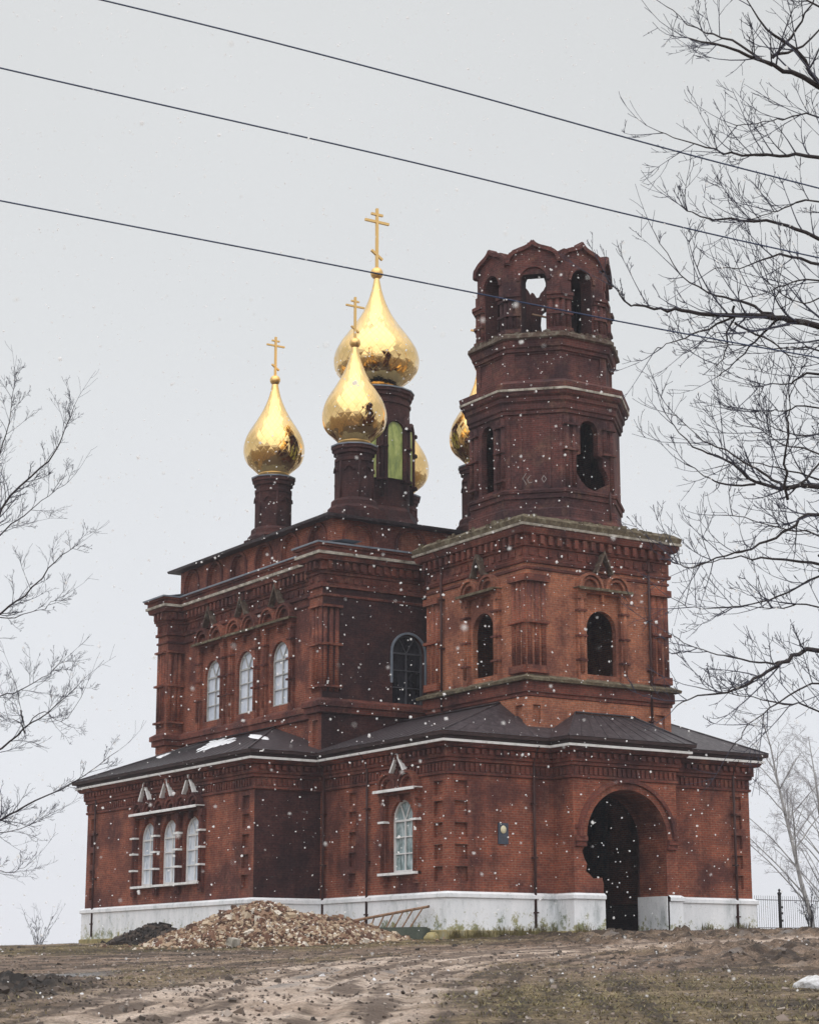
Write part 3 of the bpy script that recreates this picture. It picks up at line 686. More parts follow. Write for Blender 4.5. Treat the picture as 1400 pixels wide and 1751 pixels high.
# open gallery
gm = MB(); TH = 0.55
O3 = octa(2.48)
def keel(L, zv, zt):
    h = L / 2; pts = []
    for k in range(17):   # right half, from valley up to the apex: round shoulder, pointed tip
        a = k / 16 * math.pi / 2; x = math.cos(a); z = zv - .32 + (zt - zv + .32) * (.72 * math.sin(a) ** .8 + .28 * (1 - x) ** 6)
        pts.append((h * x, z))
    return pts + [(-x, z) for x, z in pts[-2::-1]]
for i in range(8):
    p, q = O3[i], O3[(i + 1) % 8]; L = (Vector(q) - Vector(p)).length; T = edge_frame(p, q, 0, True)
    trim = TH * math.tan(math.pi / 8) / (L / 2)
    ap = arch(-0.0, 0.5, 22.62, 25.3)
    if i == 3:   # far face: broken down, small gap left of the old arch
        o = [(-L / 2, 22.55), (L / 2, 22.55), (L / 2, 25.7), (.98, 25.85), (.86, 25.8), (.72, 25.6), (.6, 25.62), (.5, 25.8), (.36, 25.9), (.26, 26.05), (.16, 26.1), (.05, 26.4), (-.2, 26.3), (-.5, 26.1), (-.8, 25.8), (-L / 2, 25.7)]
        h = [([(-.02, 24.1), (.46, 24.1), (.52, 24.4), (.46, 24.9), (.40, 25.05), (.2, 25.2), (-.02, 25.35)], TH, False)]
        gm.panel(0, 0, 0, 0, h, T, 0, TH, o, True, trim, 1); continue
    zt = 26.38
    top = keel(L, 25.84, zt)
    o = [(-L / 2, 22.55), (L / 2, 22.55)] + top
    o = [(-L / 2, 22.55), (L / 2, 22.55)] + [pt for pt in top]
    if i == 7: h = [([(-.5, 22.62), (.5, 22.62), (.5, 24.85), (.42, 25.05), (-.42, 25.05), (-.5, 24.9)], TH, False)]
    elif i in (0, 6): h = [(ap, TH, False)]
    else: h = [(ap, 0.2, True)]
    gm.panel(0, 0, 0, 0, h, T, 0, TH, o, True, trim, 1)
    # archivolt, imposts and shafts
    gm.arc(0.53, 0.66, 0, math.pi, -0.09, 0.03, T, 0, 12, 0, 24.8)
    nt_ = len(top)
    for k in range(nt_ - 1):    # coping along the gable
        a, b = top[k], top[k + 1]
        d = Vector((b[0] - a[0], 0, b[1] - a[1])).normalized(); nn = Vector((-d.z, 0, d.x)); nn = nn if nn.z > 0 else -nn
        vs = []
        for (x, z) in (a, b):
            P = Vector((x, 0, z)); vs += [P - nn * .10 + Vector((0, -.16, 0)), P + nn * .05 + Vector((0, -.18, 0)), P + nn * .05 + Vector((0, .2, 0)), P - nn * .10 + Vector((0, .01, 0))]
        gm.add([tuple(x) for x in vs], [(0, 1, 5, 4), (1, 2, 6, 5), (3, 0, 4, 7), (0, 3, 2, 1), (4, 5, 6, 7)], T)
    for k in range(26):      # broken bricks along the gable edge
        a = random.choice(top); sx_ = random.uniform(.05, .13); sz_ = random.uniform(.03, .09); gm.box(a[0] - sx_, a[0] + sx_, random.uniform(-.17, -.05), random.uniform(.1, .4), a[1] - .05, a[1] + sz_ * random.uniform(.3, 1.1), T)
    for s_ in (-1, 1):
        for u in (.92, .66): gm.cyl(s_ * u, 0.0, 22.8, 24.0, 0.10, 8, T)
        x0, x1 = sorted((s_ * .52, s_ * 1.09))
        gm.box(x0, x1, -.15, .02, 22.66, 22.82, T); gm.box(x0, x1, -.15, .02, 23.35, 23.45, T)
        gm.box(x0, x1, -.14, .02, 23.98, 24.12, T); gm.box(x0, x1, -.22, .02, 24.123, 24.26, T)
        gm.box(x0 + .02, x1 - .02, -.07, .02, 24.263, 24.7, T)
gm.sweep(octa(2.48), [(-0.02, 22.55), (0.12, 22.58), (0.12, 22.64), (-.02, 22.68)])
# remains of the vault either side of the gap, gallery floor
dg = Vector((0.7071, 0.7071)); pr = Vector((-0.7071, 0.7071))
vm = MB()
def gp(a, b, z): q = OC + dg * a + pr * b; return (q.x, q.y, z)
for zz in (25.12, 25.3):
    vm.add([gp(-1.9, .55, zz), gp(1.6, 1.35, zz), gp(.5, 2.1, zz), gp(-.8, 2.1, zz)], [(0, 1, 2, 3)])
    vm.add([gp(-1.9, -.8, zz), gp(1.9, -.1, zz), gp(1.9, -.9, zz), gp(.8, -2.0, zz), gp(-.8, -2.0, zz)], [(0, 1, 2, 3, 4)])
vm.build('vault_remains', 'brick_shade', church); vm = MB()
vm.add([(x, y, 22.6) for x, y in octa(2.3)], [tuple(range(8))])
vm.build('gallery_floor', 'floor', church); vm = MB()
vm.add([(x, y, 15.3) for x, y in octa(2.6)], [tuple(range(8))])
vm.build('tower_floor', 'floor', church)
vm = MB(); vm.box(7.6, 9.4, 5.0, 5.08, 24.75, 24.81); vm.build('tie_beam', 'wood', church)
gallery = gm.build('bell_gallery', ['brick_old', 'brick_shade'], church)  # second material paints interior shade on inner faces and reveals
iv = MB(); iv.add([(TX0, TY0, 14.9), (TX1, TY0, 14.9), (TX1, TY1, 14.9), (TX0, TY1, 14.9)], [(0, 1, 2, 3)]); iv.build('tower_ceiling', 'floor', church)
# pale scrawl on the diagonal face
gr = MB(); p, q = O1[7], O1[0]; T = edge_frame(p, q, 0, True)
def stroke(mb, pts, T, wd=.022, y=-.012):
    for a, b in zip(pts[:-1], pts[1:]):
        a, b = Vector(a), Vector(b); d = (b - a).normalized(); nn = Vector((-d.y, d.x)) * wd / 2
        l = [a - nn, b - nn, b + nn, a + nn]; mb.prism([(v.x, v.y) for v in l], y, y + .01, T)
X0, Zg = -.62, 16.6
stroke(gr, [(X0, Zg), (X0 + .28, Zg + .42)], T); stroke(gr, [(X0 + .02, Zg + .42), (X0 + .27, Zg + .02)], T)
gr.build('painted_mark', 'chalk', church); gr = MB()
stroke(gr, [(X0 + .42, Zg + .3), (X0 + .32, Zg + .18), (X0 + .38, Zg + .04), (X0 + .5, Zg + .06)], T)
gr.build('painted_mark', 'chalk', church); gr = MB()
stroke(gr, [(X0 + .95, Zg + .3), (X0 + .87, Zg + .17), (X0 + .95, Zg + .03), (X0 + 1.05, Zg + .16), (X0 + .95, Zg + .3)], T); gr.build('painted_mark', 'chalk', church); gr = MB(); stroke(gr, [(X0 + 1.2, Zg + .32), (X0 + 1.18, Zg)], T)
gr.build('painted_mark', 'chalk', church)

# --- nave corner shafts
def corner_shafts(T, sgn, z0, z1, rings, us=(0.13, 0.40, 0.66)):
    mb = MB()
    for u in us: mb.cyl(sgn * u, 0.02, z0, z1, 0.10, 8, T)
    x0, x1 = sorted((sgn * .0, sgn * (us[-1] + .18)))
    if sgn > 0: x0 += -.02
    else: x1 += .02
    for z in rings: mb.box(x0, x1, -.17, .01, z, z + .09, T)
    mb.build('corner_shafts', 'brick', church)
Tl = frame(0, 8.7, 0, R(-90)); Tf = frame(0, 8.7, 0, 0)
corner_shafts(Tl, -1, 9.2, 12.6, (9.35, 11.0, 12.5)); corner_shafts(frame(0, 8.7, 0, 0), 1, 9.2, 12.6, (9.35, 11.0, 12.5))
Tl2 = frame(0, 23.4, 0, R(-90)); corner_shafts(Tl2, 1, 9.2, 12.6, (9.35, 11.0, 12.5))
corner_shafts(frame(0, 22.4, 0, 0), 1, 9.2, 12.6, (9.35, 11.0, 12.5), (0.13, .4, .6))

# --- windows: one kind per builder, then copies
def window(hw, z0, z1, style, pane, fm_='frame'):
    """local frame: origin at wall face, sill height z0 -> 0; returns part with sub-parts"""
    h = z1 - z0; ft = 0.075
    f = MB(); y0, y1 = 0.13, 0.20
    outer = arch(0, hw - .003, 0, h); inn = arch(0, hw - ft, ft, h - ft)
    f.prism(outer, y0, y1, holes=[inn])
    zs = h - hw
    f.box(-.028, .028, y0 + .012, y1 - .01, ft - .01, zs)
    rows = {'low': 3, 'up': 3, 'front': 3}[style]
    for k in range(1, rows + 1):
        z = ft + (zs - ft) * k / rows; b = 0.035 if k == rows else 0.02
        f.box(-hw + ft - .01, hw - ft + .01, y0 + .006, y1 - .006, z - b, z + b)
    for a in (R(60), R(120)):
        T = Matrix.Translation((0, 0, zs)) @ Matrix.Rotation(-a, 4, 'Y'); f.box(0.0, hw - ft + .01, y0 + .015, y1 - .012, -.018, .018, T)
    part = f.build('window', fm_, church, loc=(0, 0, 0))
    g = MB(); g.prism(arch(0, hw - .02, 0.02, h - .02), 0.205, 0.23); g.build('pane', pane, part, loc=(0, 0, 0))
    return part
def place(part, T, z):
    """set part so that its local frame sits on wall frame T (world) at height z"""
    loc = (T @ Vector((0, 0, z))) - church.location; part.location = loc; part.rotation_euler = (0, 0, T.to_euler().z)
def copy_tree(o, parent=None):
    c = o.copy(); COL.objects.link(c); c.parent = parent
    for ch in list(o.children): copy_tree(ch, c)
    return c
def surround(hw, hoodw, z0, z1, colx, base, hood, gable, up, trimmat, capmat, bandz, capw=0.42, cap_off=0.0, archr=None):
    """brick aedicule: shafts, hood with twin arches and a metal-capped gable; z values above sill"""
    s = MB()
    r = archr or (hoodw / 2 - .04)
    for sg in (-1, 1):
        c = sg * colx
        s.box(c - .17, c + .17, -.13, .02, -base, hood - .12); s.cyl(c, -.13, 0.02, hood - .2, .09, 8)
        s.box(c - .2, c + .2, -.2, .018, hood - .38, hood - .12)
        s.box(c - .12, c + .12, -.17, .016, -base + .1, -.05)
    s.box(-hoodw, hoodw, -.22, .015, hood - .14, hood)                 # hood slab
    s.box(-.05, .05, -.16, .012, hood - .42, hood - .143)
    for sg in (-1, 1):
        cx = sg * hoodw / 2
        s.arc(r - .10, r, 0, math.pi, -.30, .01, mi=0, n=10, cx=cx, cz=hood + .06)
        s.arc(r - .24, r - .14, 0, math.pi, -.22, .012, n=10, cx=cx, cz=hood + .06)
        s.arc(0.0, r - .24, 0, math.pi, -.06, .013, n=8, cx=cx, cz=hood + .06)
    s.box(-hoodw, hoodw, -.2, .014, hood + .045, hood + .062)
    # gable body
    gz0 = gable - .76 if not up else gable - .82
    s.prism([(-capw, gz0), (capw, gz0), (0, gable - .1)], -.07, .012, holes=[[(-capw * .45, gz0 + .1), (capw * .45, gz0 + .1), (0, gz0 + (gable - gz0) * .55)]])
    p = s.build('window_surround', trimmat, church, loc=(0, 0, 0))
    a = MB(); a.box(-hoodw - .04, hoodw + .04, -.40, .01, hood + .003, hood + .075 if False else hood + .043)
    a.box(-hoodw - .04, hoodw + .04, -.41, -.36, hood - .06, hood + .002)
    a.build('hood_shelf', capmat, p, loc=(0, 0, 0))
    a = MB()
    L = math.hypot(capw + .02, gable - gz0); ang = math.atan2(gable - gz0, capw + .02)
    for sg in (-1, 1):
        w_ = capw + (.15 if not up else .06)
        q = [(sg * w_, gz0 - .04), (sg * w_ - sg * .075, gz0 - .07), (0, gable - .15), (0, gable)]
        a.prism(q, -.25 if not up else -.34, .01)
    a.build('gable_cap', capmat if not up else 'ledge', p, loc=(0, 0, 0))
    a = MB(); a.box(-.20, .20, -.235, -.0, 0, .075); a0 = None
    for z in bandz:
        for sg in (-1, 1):
            if a0 is None: a0 = a.build('column_band', capmat if not up else 'brick_trim', p, loc=(sg * colx, 0, z)); continue
            c = a0.copy(); COL.objects.link(c); c.parent = p; c.location = (sg * colx, 0, z)
    return p
def sill(hw, capmat):
    a = MB(); a.box(-hw, hw, -.26, .1, -.11, -.02); o = a.build('window_sill', capmat, church, loc=(0, 0, 0)); return o
# wing window
Twing = frame(0, 2.92, 0, R(-90))
W = window(.74, 2.06, 4.62, 'low', 'lace'); place(W, Twing, 2.06)
Ss = surround(.74, 1.32, 0, 0, 1.08, .42, 2.88, 4.25, False, 'brick', 'white', (1.75,), .40); place(Ss, Twing, 2.06)
Sl = sill(1.25, 'white'); place(Sl, Twing, 2.06)
# transept triple
W2 = None
for k, y in enumerate((17.9, 15.87, 13.84)):
    T = frame(-2.85, y, 0, R(-90))
    if k == 0: W2 = window(.72, 2.06, 4.62, 'low', 'curtain'); S2 = surround(.72, 1.0, 0, 0, 1.012, .42, 2.88, 4.25, False, 'brick_trim', 'white', (.58, 1.25, 1.9), .36); L2 = sill(1.0, 'white'); w_, s_, l_ = W2, S2, L2
    else: w_, s_, l_ = copy_tree(W2, church), copy_tree(S2, church), copy_tree(L2, church)
    T2 = T
    place(w_, T, 2.06)
    off = frame(-2.85 - .004 * k, y, 0, R(-90)); place(s_, off, 2.06 + .004 * k); place(l_, off, 2.06 + .003 * k)
# upper side trio
for k, y in enumerate(UPW):
    T = frame(0.8, y, 0, R(-90))
    if k == 0: W3 = window(.74, 9.22, 11.86, 'up', 'pale_pane', 'oldframe'); S3 = surround(.74, 1.36, 0, 0, 1.12, .55, 3.42, 5.0, True, 'brick', 'moss', (.9, 1.75, 2.55), .42); w_, s_ = W3, S3
    else: w_, s_ = copy_tree(W3, church), copy_tree(S3, church)
    place(w_, T, 9.22); place(s_, T, 9.22)
W4 = window(.74, 8.86, 11.72, 'front', 'dark_pane', 'darkframe'); place(W4, frame(3.95, 8.7, 0, 0), 8.86)
af = MB(); af.arc(.76, .84, 0, math.pi, -.07, .02, n=14, cz=11.72 - 8.86 - .74); af.box(-.84, -.76, -.07, .02, .9, 2.12); af.box(.76, .84, -.07, .02, .9, 2.12)
af = af.build('window_arch_trim', 'flashing', church, loc=(0, 0, 0)); place(af, frame(3.95, 8.7, 0, 0), 8.86)
# tower openings
S5 = surround(.68, 1.22, 0, 0, 1.0, .42, 3.15, 4.65, True, 'brick_tower', 'moss', (.45, 1.35, 2.3), .36); place(S5, frame(6.95 + .07, TY0, 0, 0), 9.29)
S6 = copy_tree(S5, church); place(S6, frame(TX0, 2.95, 0, R(-90)), 9.29)

# --- pale plaque with an oval portrait
pq = MB(); Tq = frame(2.32, 0, 3.33, 0); pq.box(-.21, .21, -.05, .02, -.37, .36, Tq); pl = pq.build('plaque', 'night', church)
pq = MB(); pq.lathe([(.0, 0), (.125, 0), (.11, .02), (0, .02)], 20, Tq @ Matrix.Translation((0, -.05, .13)) @ Matrix.Rotation(R(90), 4, 'X') @ Matrix.Scale(1.15, 4, (0, 1, 0)), 0); pq.build('portrait', 'cream', pl)
pq = MB(); [pq.box(-.12 + .02 * k, .12 - .02 * k, -.056, -.049, -.1 - .06 * k, -.075 - .06 * k, Tq) for k in range(4)]; pq.build('inscription', 'darkframe', pl)

# --- downpipes
def pipe(x, y, rz, z0, z1, r=.048):
    T = frame(x, y, 0, rz); a = MB(); a.cyl(0, -.12, z0, z1, r, 8, T)
    z = z0 + .5
    while z < z1: a.box(-.09, .09, -.19, .01, z, z + .05, T); z += 1.9
    a.tube([T @ Vector((0, -.12, z1)), T @ Vector((0, -.2, z1 + .25)), T @ Vector((0, -.45, z1 + .55))], [r, r, r], 7)
    return a.build('downpipe', 'pipe', church)
pipe(0, 5.12, R(-90), .1, 5.9); pipe(-2.85, 22.95, R(-90), .1, 5.9); pipe(3.62, 0, 0, .1, 5.9); pipe(12.94, 0, 0, .1, 5.9); pipe(0, 8.3, R(-90), .1, 5.9)
pipe(9.25, TY0, 0, 7.2, 13.9, .05); pipe(TX0, 5.6, R(-90), 8.3, 13.9, .05)
p8 = MB(); T = edge_frame(O1[0], O1[1], 0, True); p8.cyl(.8 + .0, -.2, 15.3, 16.4, .04, 8, T); p8.build('downpipe', 'pipe', church)

# --- domes, drums, crosses
PROF = [(0, .43), (.015, .47), (.03, .47), (.05, .56), (.09, .72), (.13, .85), (.18, .95), (.23, .99), (.28, 1.0), (.33, .975), (.38, .92), (.43, .84), (.48, .745), (.53, .64), (.58, .535), (.63, .44), (.68, .355), (.73, .285), (.78, .225), (.83, .175), (.88, .135), (.93, .10), (1.0, .065)]
PROF_S = [(0, .45), (.02, .50), (.05, .60), (.09, .74), (.13, .86), (.18, .95), (.24, .99), (.29, 1.0), (.34, .985), (.40, .93), (.46, .85), (.52, .745), (.58, .625), (.64, .51), (.70, .405), (.76, .32), (.82, .245), (.88, .185), (.94, .14), (1.0, .11)]
def dome(x, y, z0, z1, rmax, zc, ball, name='dome'):
    """z0 neck, z1 tip, zc top of cross"""
    root = MB(); H = z1 - z0
    # smoother profile through Catmull-Rom
    P = []; PR = PROF if rmax > 1.7 else PROF_S
    for i in range(len(PR) - 1):
        p0, p1, p2, p3 = PR[max(i - 1, 0)], PR[i], PR[i + 1], PR[min(i + 2, len(PR) - 1)]
        for k in range(3):
            t = k / 3; P.append(tuple(.5 * (2 * p1[j] + (p2[j] - p0[j]) * t + (2 * p0[j] - 5 * p1[j] + 4 * p2[j] - p3[j]) * t * t + (3 * p1[j] - p0[j] - 3 * p2[j] + p3[j]) * t ** 3) for j in (0, 1)))
    P.append(PR[-1])
    N = 34 if rmax > 1.7 else 26
    root.lathe([(max(r, .02) * rmax, t * H) for t, r in P], 72, uvn=N, uvs=N / (2 * math.pi * rmax) * .75)
    d = root.build(name, 'gold', church, loc=Vector((x, y, z0)) - church.location)
    nb = MB(); nb.lathe([(.46 * rmax, -.34 * ball), (.46 * rmax, 0.02), (.50 * rmax, .03), (.5 * rmax, .09), (.43 * rmax, .1)], 40); nb.build('collar', 'goldbar', d, loc=(0, 0, 0))
    b = MB(); b.lathe([(ball * math.sin(math.pi * k / 14) + .001, ball * .9 - ball * math.cos(math.pi * k / 14)) for k in range(15)], 24); b.build('ball', 'goldbar', d, loc=(0, 0, H))
    c = MB(); hc = zc - z1 - 1.7 * ball; k = hc / 2.75; t = .055 * k if rmax > 1.7 else .068 * k; o = 1.7 * ball
    c.box(-t, t, -t, t, o - .05, o + hc)
    k2 = k * (1.0 if rmax > 1.7 else 1.12); c.box(-.60 * k2, .60 * k2, -t * .9, t * .9, o + 2.08 * k, o + 2.08 * k + .11 * k)
    c.box(-.29 * k, .29 * k, -t * .9, t * .9, o + 2.42 * k, o + 2.42 * k + .10 * k)
    Tt = Matrix.Translation((0, 0, o + .62 * k)) @ Matrix.Rotation(R(33), 4, 'Y'); c.box(-.33 * k, .33 * k, -t * .95, t * .95, -.05 * k, .05 * k, Tt)
    c.build('cross', 'goldbar', d, loc=(0, 0, H))
    return d
def drum(x, y, z0, z1, r, n, win=None, flare=0.35):
    a = MB(); T = frame(x, y, 0, 0); rot = math.pi / n
    h = z1 - z0
    a.lathe([(r + flare, z0 - .3), (r + flare, z0 + .15), (r + flare * .6, z0 + .3), (r + flare * .55, z0 + .5), (r + .06, z0 + .62), (r, z0 + .64), (r, z1 - .75), (r + .06, z1 - .72), (r + .06, z1 - .6), (r, z1 - .58), (r, z1 - .42), (r + .1, z1 - .38), (r + .1, z1 - .25), (r + .18, z1 - .2), (r + .18, z1 - .06), (r - .2, z1)], n, T, 0, rot, False)
    if win is None:
        for k in range(n // 2):      # blind arches and shafts
            an = rot + 2 * math.pi * 2 * k / n
            Tk = T @ Matrix.Rotation(an, 4, 'Z') @ Matrix.Translation((0, 0, 0))
            a.cyl(r * math.cos(math.pi / n * 0) , 0, z0 + .6, z1 - .72, .055, 6, Tk)
            Tn = T @ Matrix.Rotation(an + 2 * math.pi / n + R(90), 4, 'Z'); a.arc(.16, .24, 0, math.pi, -r - .05, -r + .12, Tn, 0, 8, 0, z1 - 1.15)
    o = a.build('drum', 'brick_drum', church)
    q = MB(); q.lathe([(r + .06, z1 - .06), (r + .22, z1 - .055), (r + .22, z1 - .0), (r - .3, z1 + .06)], n, T, 0, rot, False); q.build('drum_cap', 'flashing', o)
    return o
# central drum: eight faces with tall arched windows
cx_, cy_ = 6.9, 16.0
D = drum(cx_, cy_, 17.75, 23.95, 1.5, 16, win=True, flare=.35)
dmn = MB(); dgm = MB()
for k in range(8):
    an = R(45 * k)
    Tk = frame(cx_, cy_, 0, an)
    dmn.arc(.40, .54, 0, math.pi, -1.66, -1.3, Tk, 0, 12, 0, 21.95)
    for s_ in (-1, 1):
        dmn.box(s_ * .47 - .07, s_ * .47 + .07, -1.66, -1.3, 19.7, 21.95, Tk); dmn.cyl(s_ * .60, -1.5, 18.9, 22.6, .09, 7, Tk)
        for zz in (19.6, 21.1, 22.0): dmn.box(s_ * .56 - .13, s_ * .56 + .13, -1.74, -1.35, zz, zz + .1, Tk)
    gl = MB(); gl.prism(arch(0, .40, 19.75, 22.34, 10), -1.56, -1.35, Tk); gl.build('drum_window', 'green_pane' if True else 'curtain', D)
dmn.build('drum_window_trim', 'brick_drum', D)
bs = MB(); bs.lathe([(2.35, 16.9), (2.35, 17.35), (2.2, 17.45), (2.2, 17.62), (1.9, 17.95), (1.8, 18.3), (1.6, 18.5)], 8, frame(cx_, cy_, 0, 0), 0, math.pi / 8, False); bs.build('drum_base', 'brick_drum', church)
dome(cx_, cy_, 24.05, 29.45, 1.93, 32.85, .29)
for (x, y) in ((3.74, 12.62), (3.55, 19.35), (10.25, 12.65), (10.25, 19.35)):
    drum(x, y, 17.35, 20.3, .80, 12)
    b2 = MB(); b2.box(x - 1.05, x + 1.05, y - 1.05, y + 1.05, 16.3, 17.3); b2.box(x - .95, x + .95, y - .95, y + .95, 17.305, 17.5); b2.build('drum_base', 'brick_drum', church)
    dome(x, y, 20.42, 24.72, 1.38, 27.0, .24)

# ------------------------------------------------------------------ snow lying on the aisle roof
def roof_snow(pts, th, label):
    rq = random.Random(len(label)); pp = []
    for i in range(len(pts)):
        p0, p1 = Vector(pts[i]), Vector(pts[(i + 1) % len(pts)]); L_ = (p1 - p0).length
        for k in range(4): pp.append(p0.lerp(p1, k / 4) + (p1 - p0).cross(Vector((0, 0, 1))).normalized() * rq.uniform(-.12, .12) * min(1, L_) + (p1 - p0).normalized() * rq.uniform(-.08, .08) * L_ * .5)
    pts = pp
    a = MB(); n = len(pts); c = sum((Vector(p) for p in pts), Vector()) / n
    vs = [tuple(Vector(p) - Vector((0, 0, .02))) for p in pts] + [tuple(Vector(p).lerp(c, .12) + Vector((0, 0, th * .8))) for p in pts] + [tuple(Vector(p).lerp(c, .6) + Vector((0, 0, th))) for p in pts] + [tuple(c + Vector((0, 0, th * 1.1)))]
    fs = []
    for i in range(n):
        j = (i + 1) % n
        for k in (0, 1): fs.append((k * n + i, k * n + j, (k + 1) * n + j, (k + 1) * n + i))
        fs.append((2 * n + i, 2 * n + j, 3 * n))
    a.add(vs, fs, I4, 0, True); o = a.build('snow_patch', 'snow'); tag(o, label, 'snow patch', 'snow patches left on the aisle roof'); return o
def on_slope(px, py):
    """pixel -> transept long slope plane"""
    d = ray_at(px, py, 1.0) - CAM
    a = Vector((-3.43, 8.12, EZ)); nrm = (Vector((.85, 13.9, 8.34)) - a).cross(Vector((-3.43, 24.58, EZ)) - a)
    t = nrm.dot(a - CAM) / nrm.dot(d); return CAM + d * t
def on_hip(px, py):
    d = ray_at(px, py, 1.0) - CAM; a = Vector((-3.43, 8.12, EZ)); nrm = (Vector((.85, 13.9, 8.34)) - a).cross(Vector((.85, 8.12, EZ)) - a)
    t = nrm.dot(a - CAM) / nrm.dot(d); return CAM + d * t
roof_snow([on_slope(*q) for q in ((334, 1288), (352, 1283), (372, 1276), (392, 1272), (405, 1266), (407, 1261), (392, 1262), (384, 1259), (372, 1264), (362, 1265), (350, 1276), (340, 1281))], 0.028, 'long white snow patch on the grey aisle roof below the upper windows')
roof_snow([on_hip(*q) for q in ((423, 1256), (434, 1262), (448, 1264), (463, 1266), (458, 1261), (446, 1257), (434, 1256))], .02, 'small thin snow patch near the peak of the aisle roof hip')
roof_snow([on_slope(*q) for q in ((266, 1296), (280, 1291), (292, 1286), (290, 1290), (276, 1296))], .04, 'narrow snow patch at the foot of the far upper corner pier')

# ------------------------------------------------------------------ ground
def vnoise(x, y, f, seed=0):
    """cheap value noise, vectorised"""
    x = x * f + seed * 17.3; y = y * f + seed * 7.7
    xi, yi = np.floor(x).astype(int), np.floor(y).astype(int); xf, yf = x - xi, y - yi
    def h(a, b):
        n = (a * 374761393 + b * 668265263 + seed * 1442695) & 0x7fffffff; n = ((n ^ (n >> 13)) * 1274126177) & 0x7fffffff
        return ((n ^ (n >> 16)) & 0xffff) / 65535.0
    u, v = xf * xf * (3 - 2 * xf), yf * yf * (3 - 2 * yf)
    return (h(xi, yi) * (1 - u) + h(xi + 1, yi) * u) * (1 - v) + (h(xi, yi + 1) * (1 - u) + h(xi + 1, yi + 1) * u) * v
def fbm(x, y, f, o=4, seed=0):
    r = 0; a = .5
    for k in range(o): r = r + a * vnoise(x, y, f * 2 ** k, seed + k); a *= .5
    return r
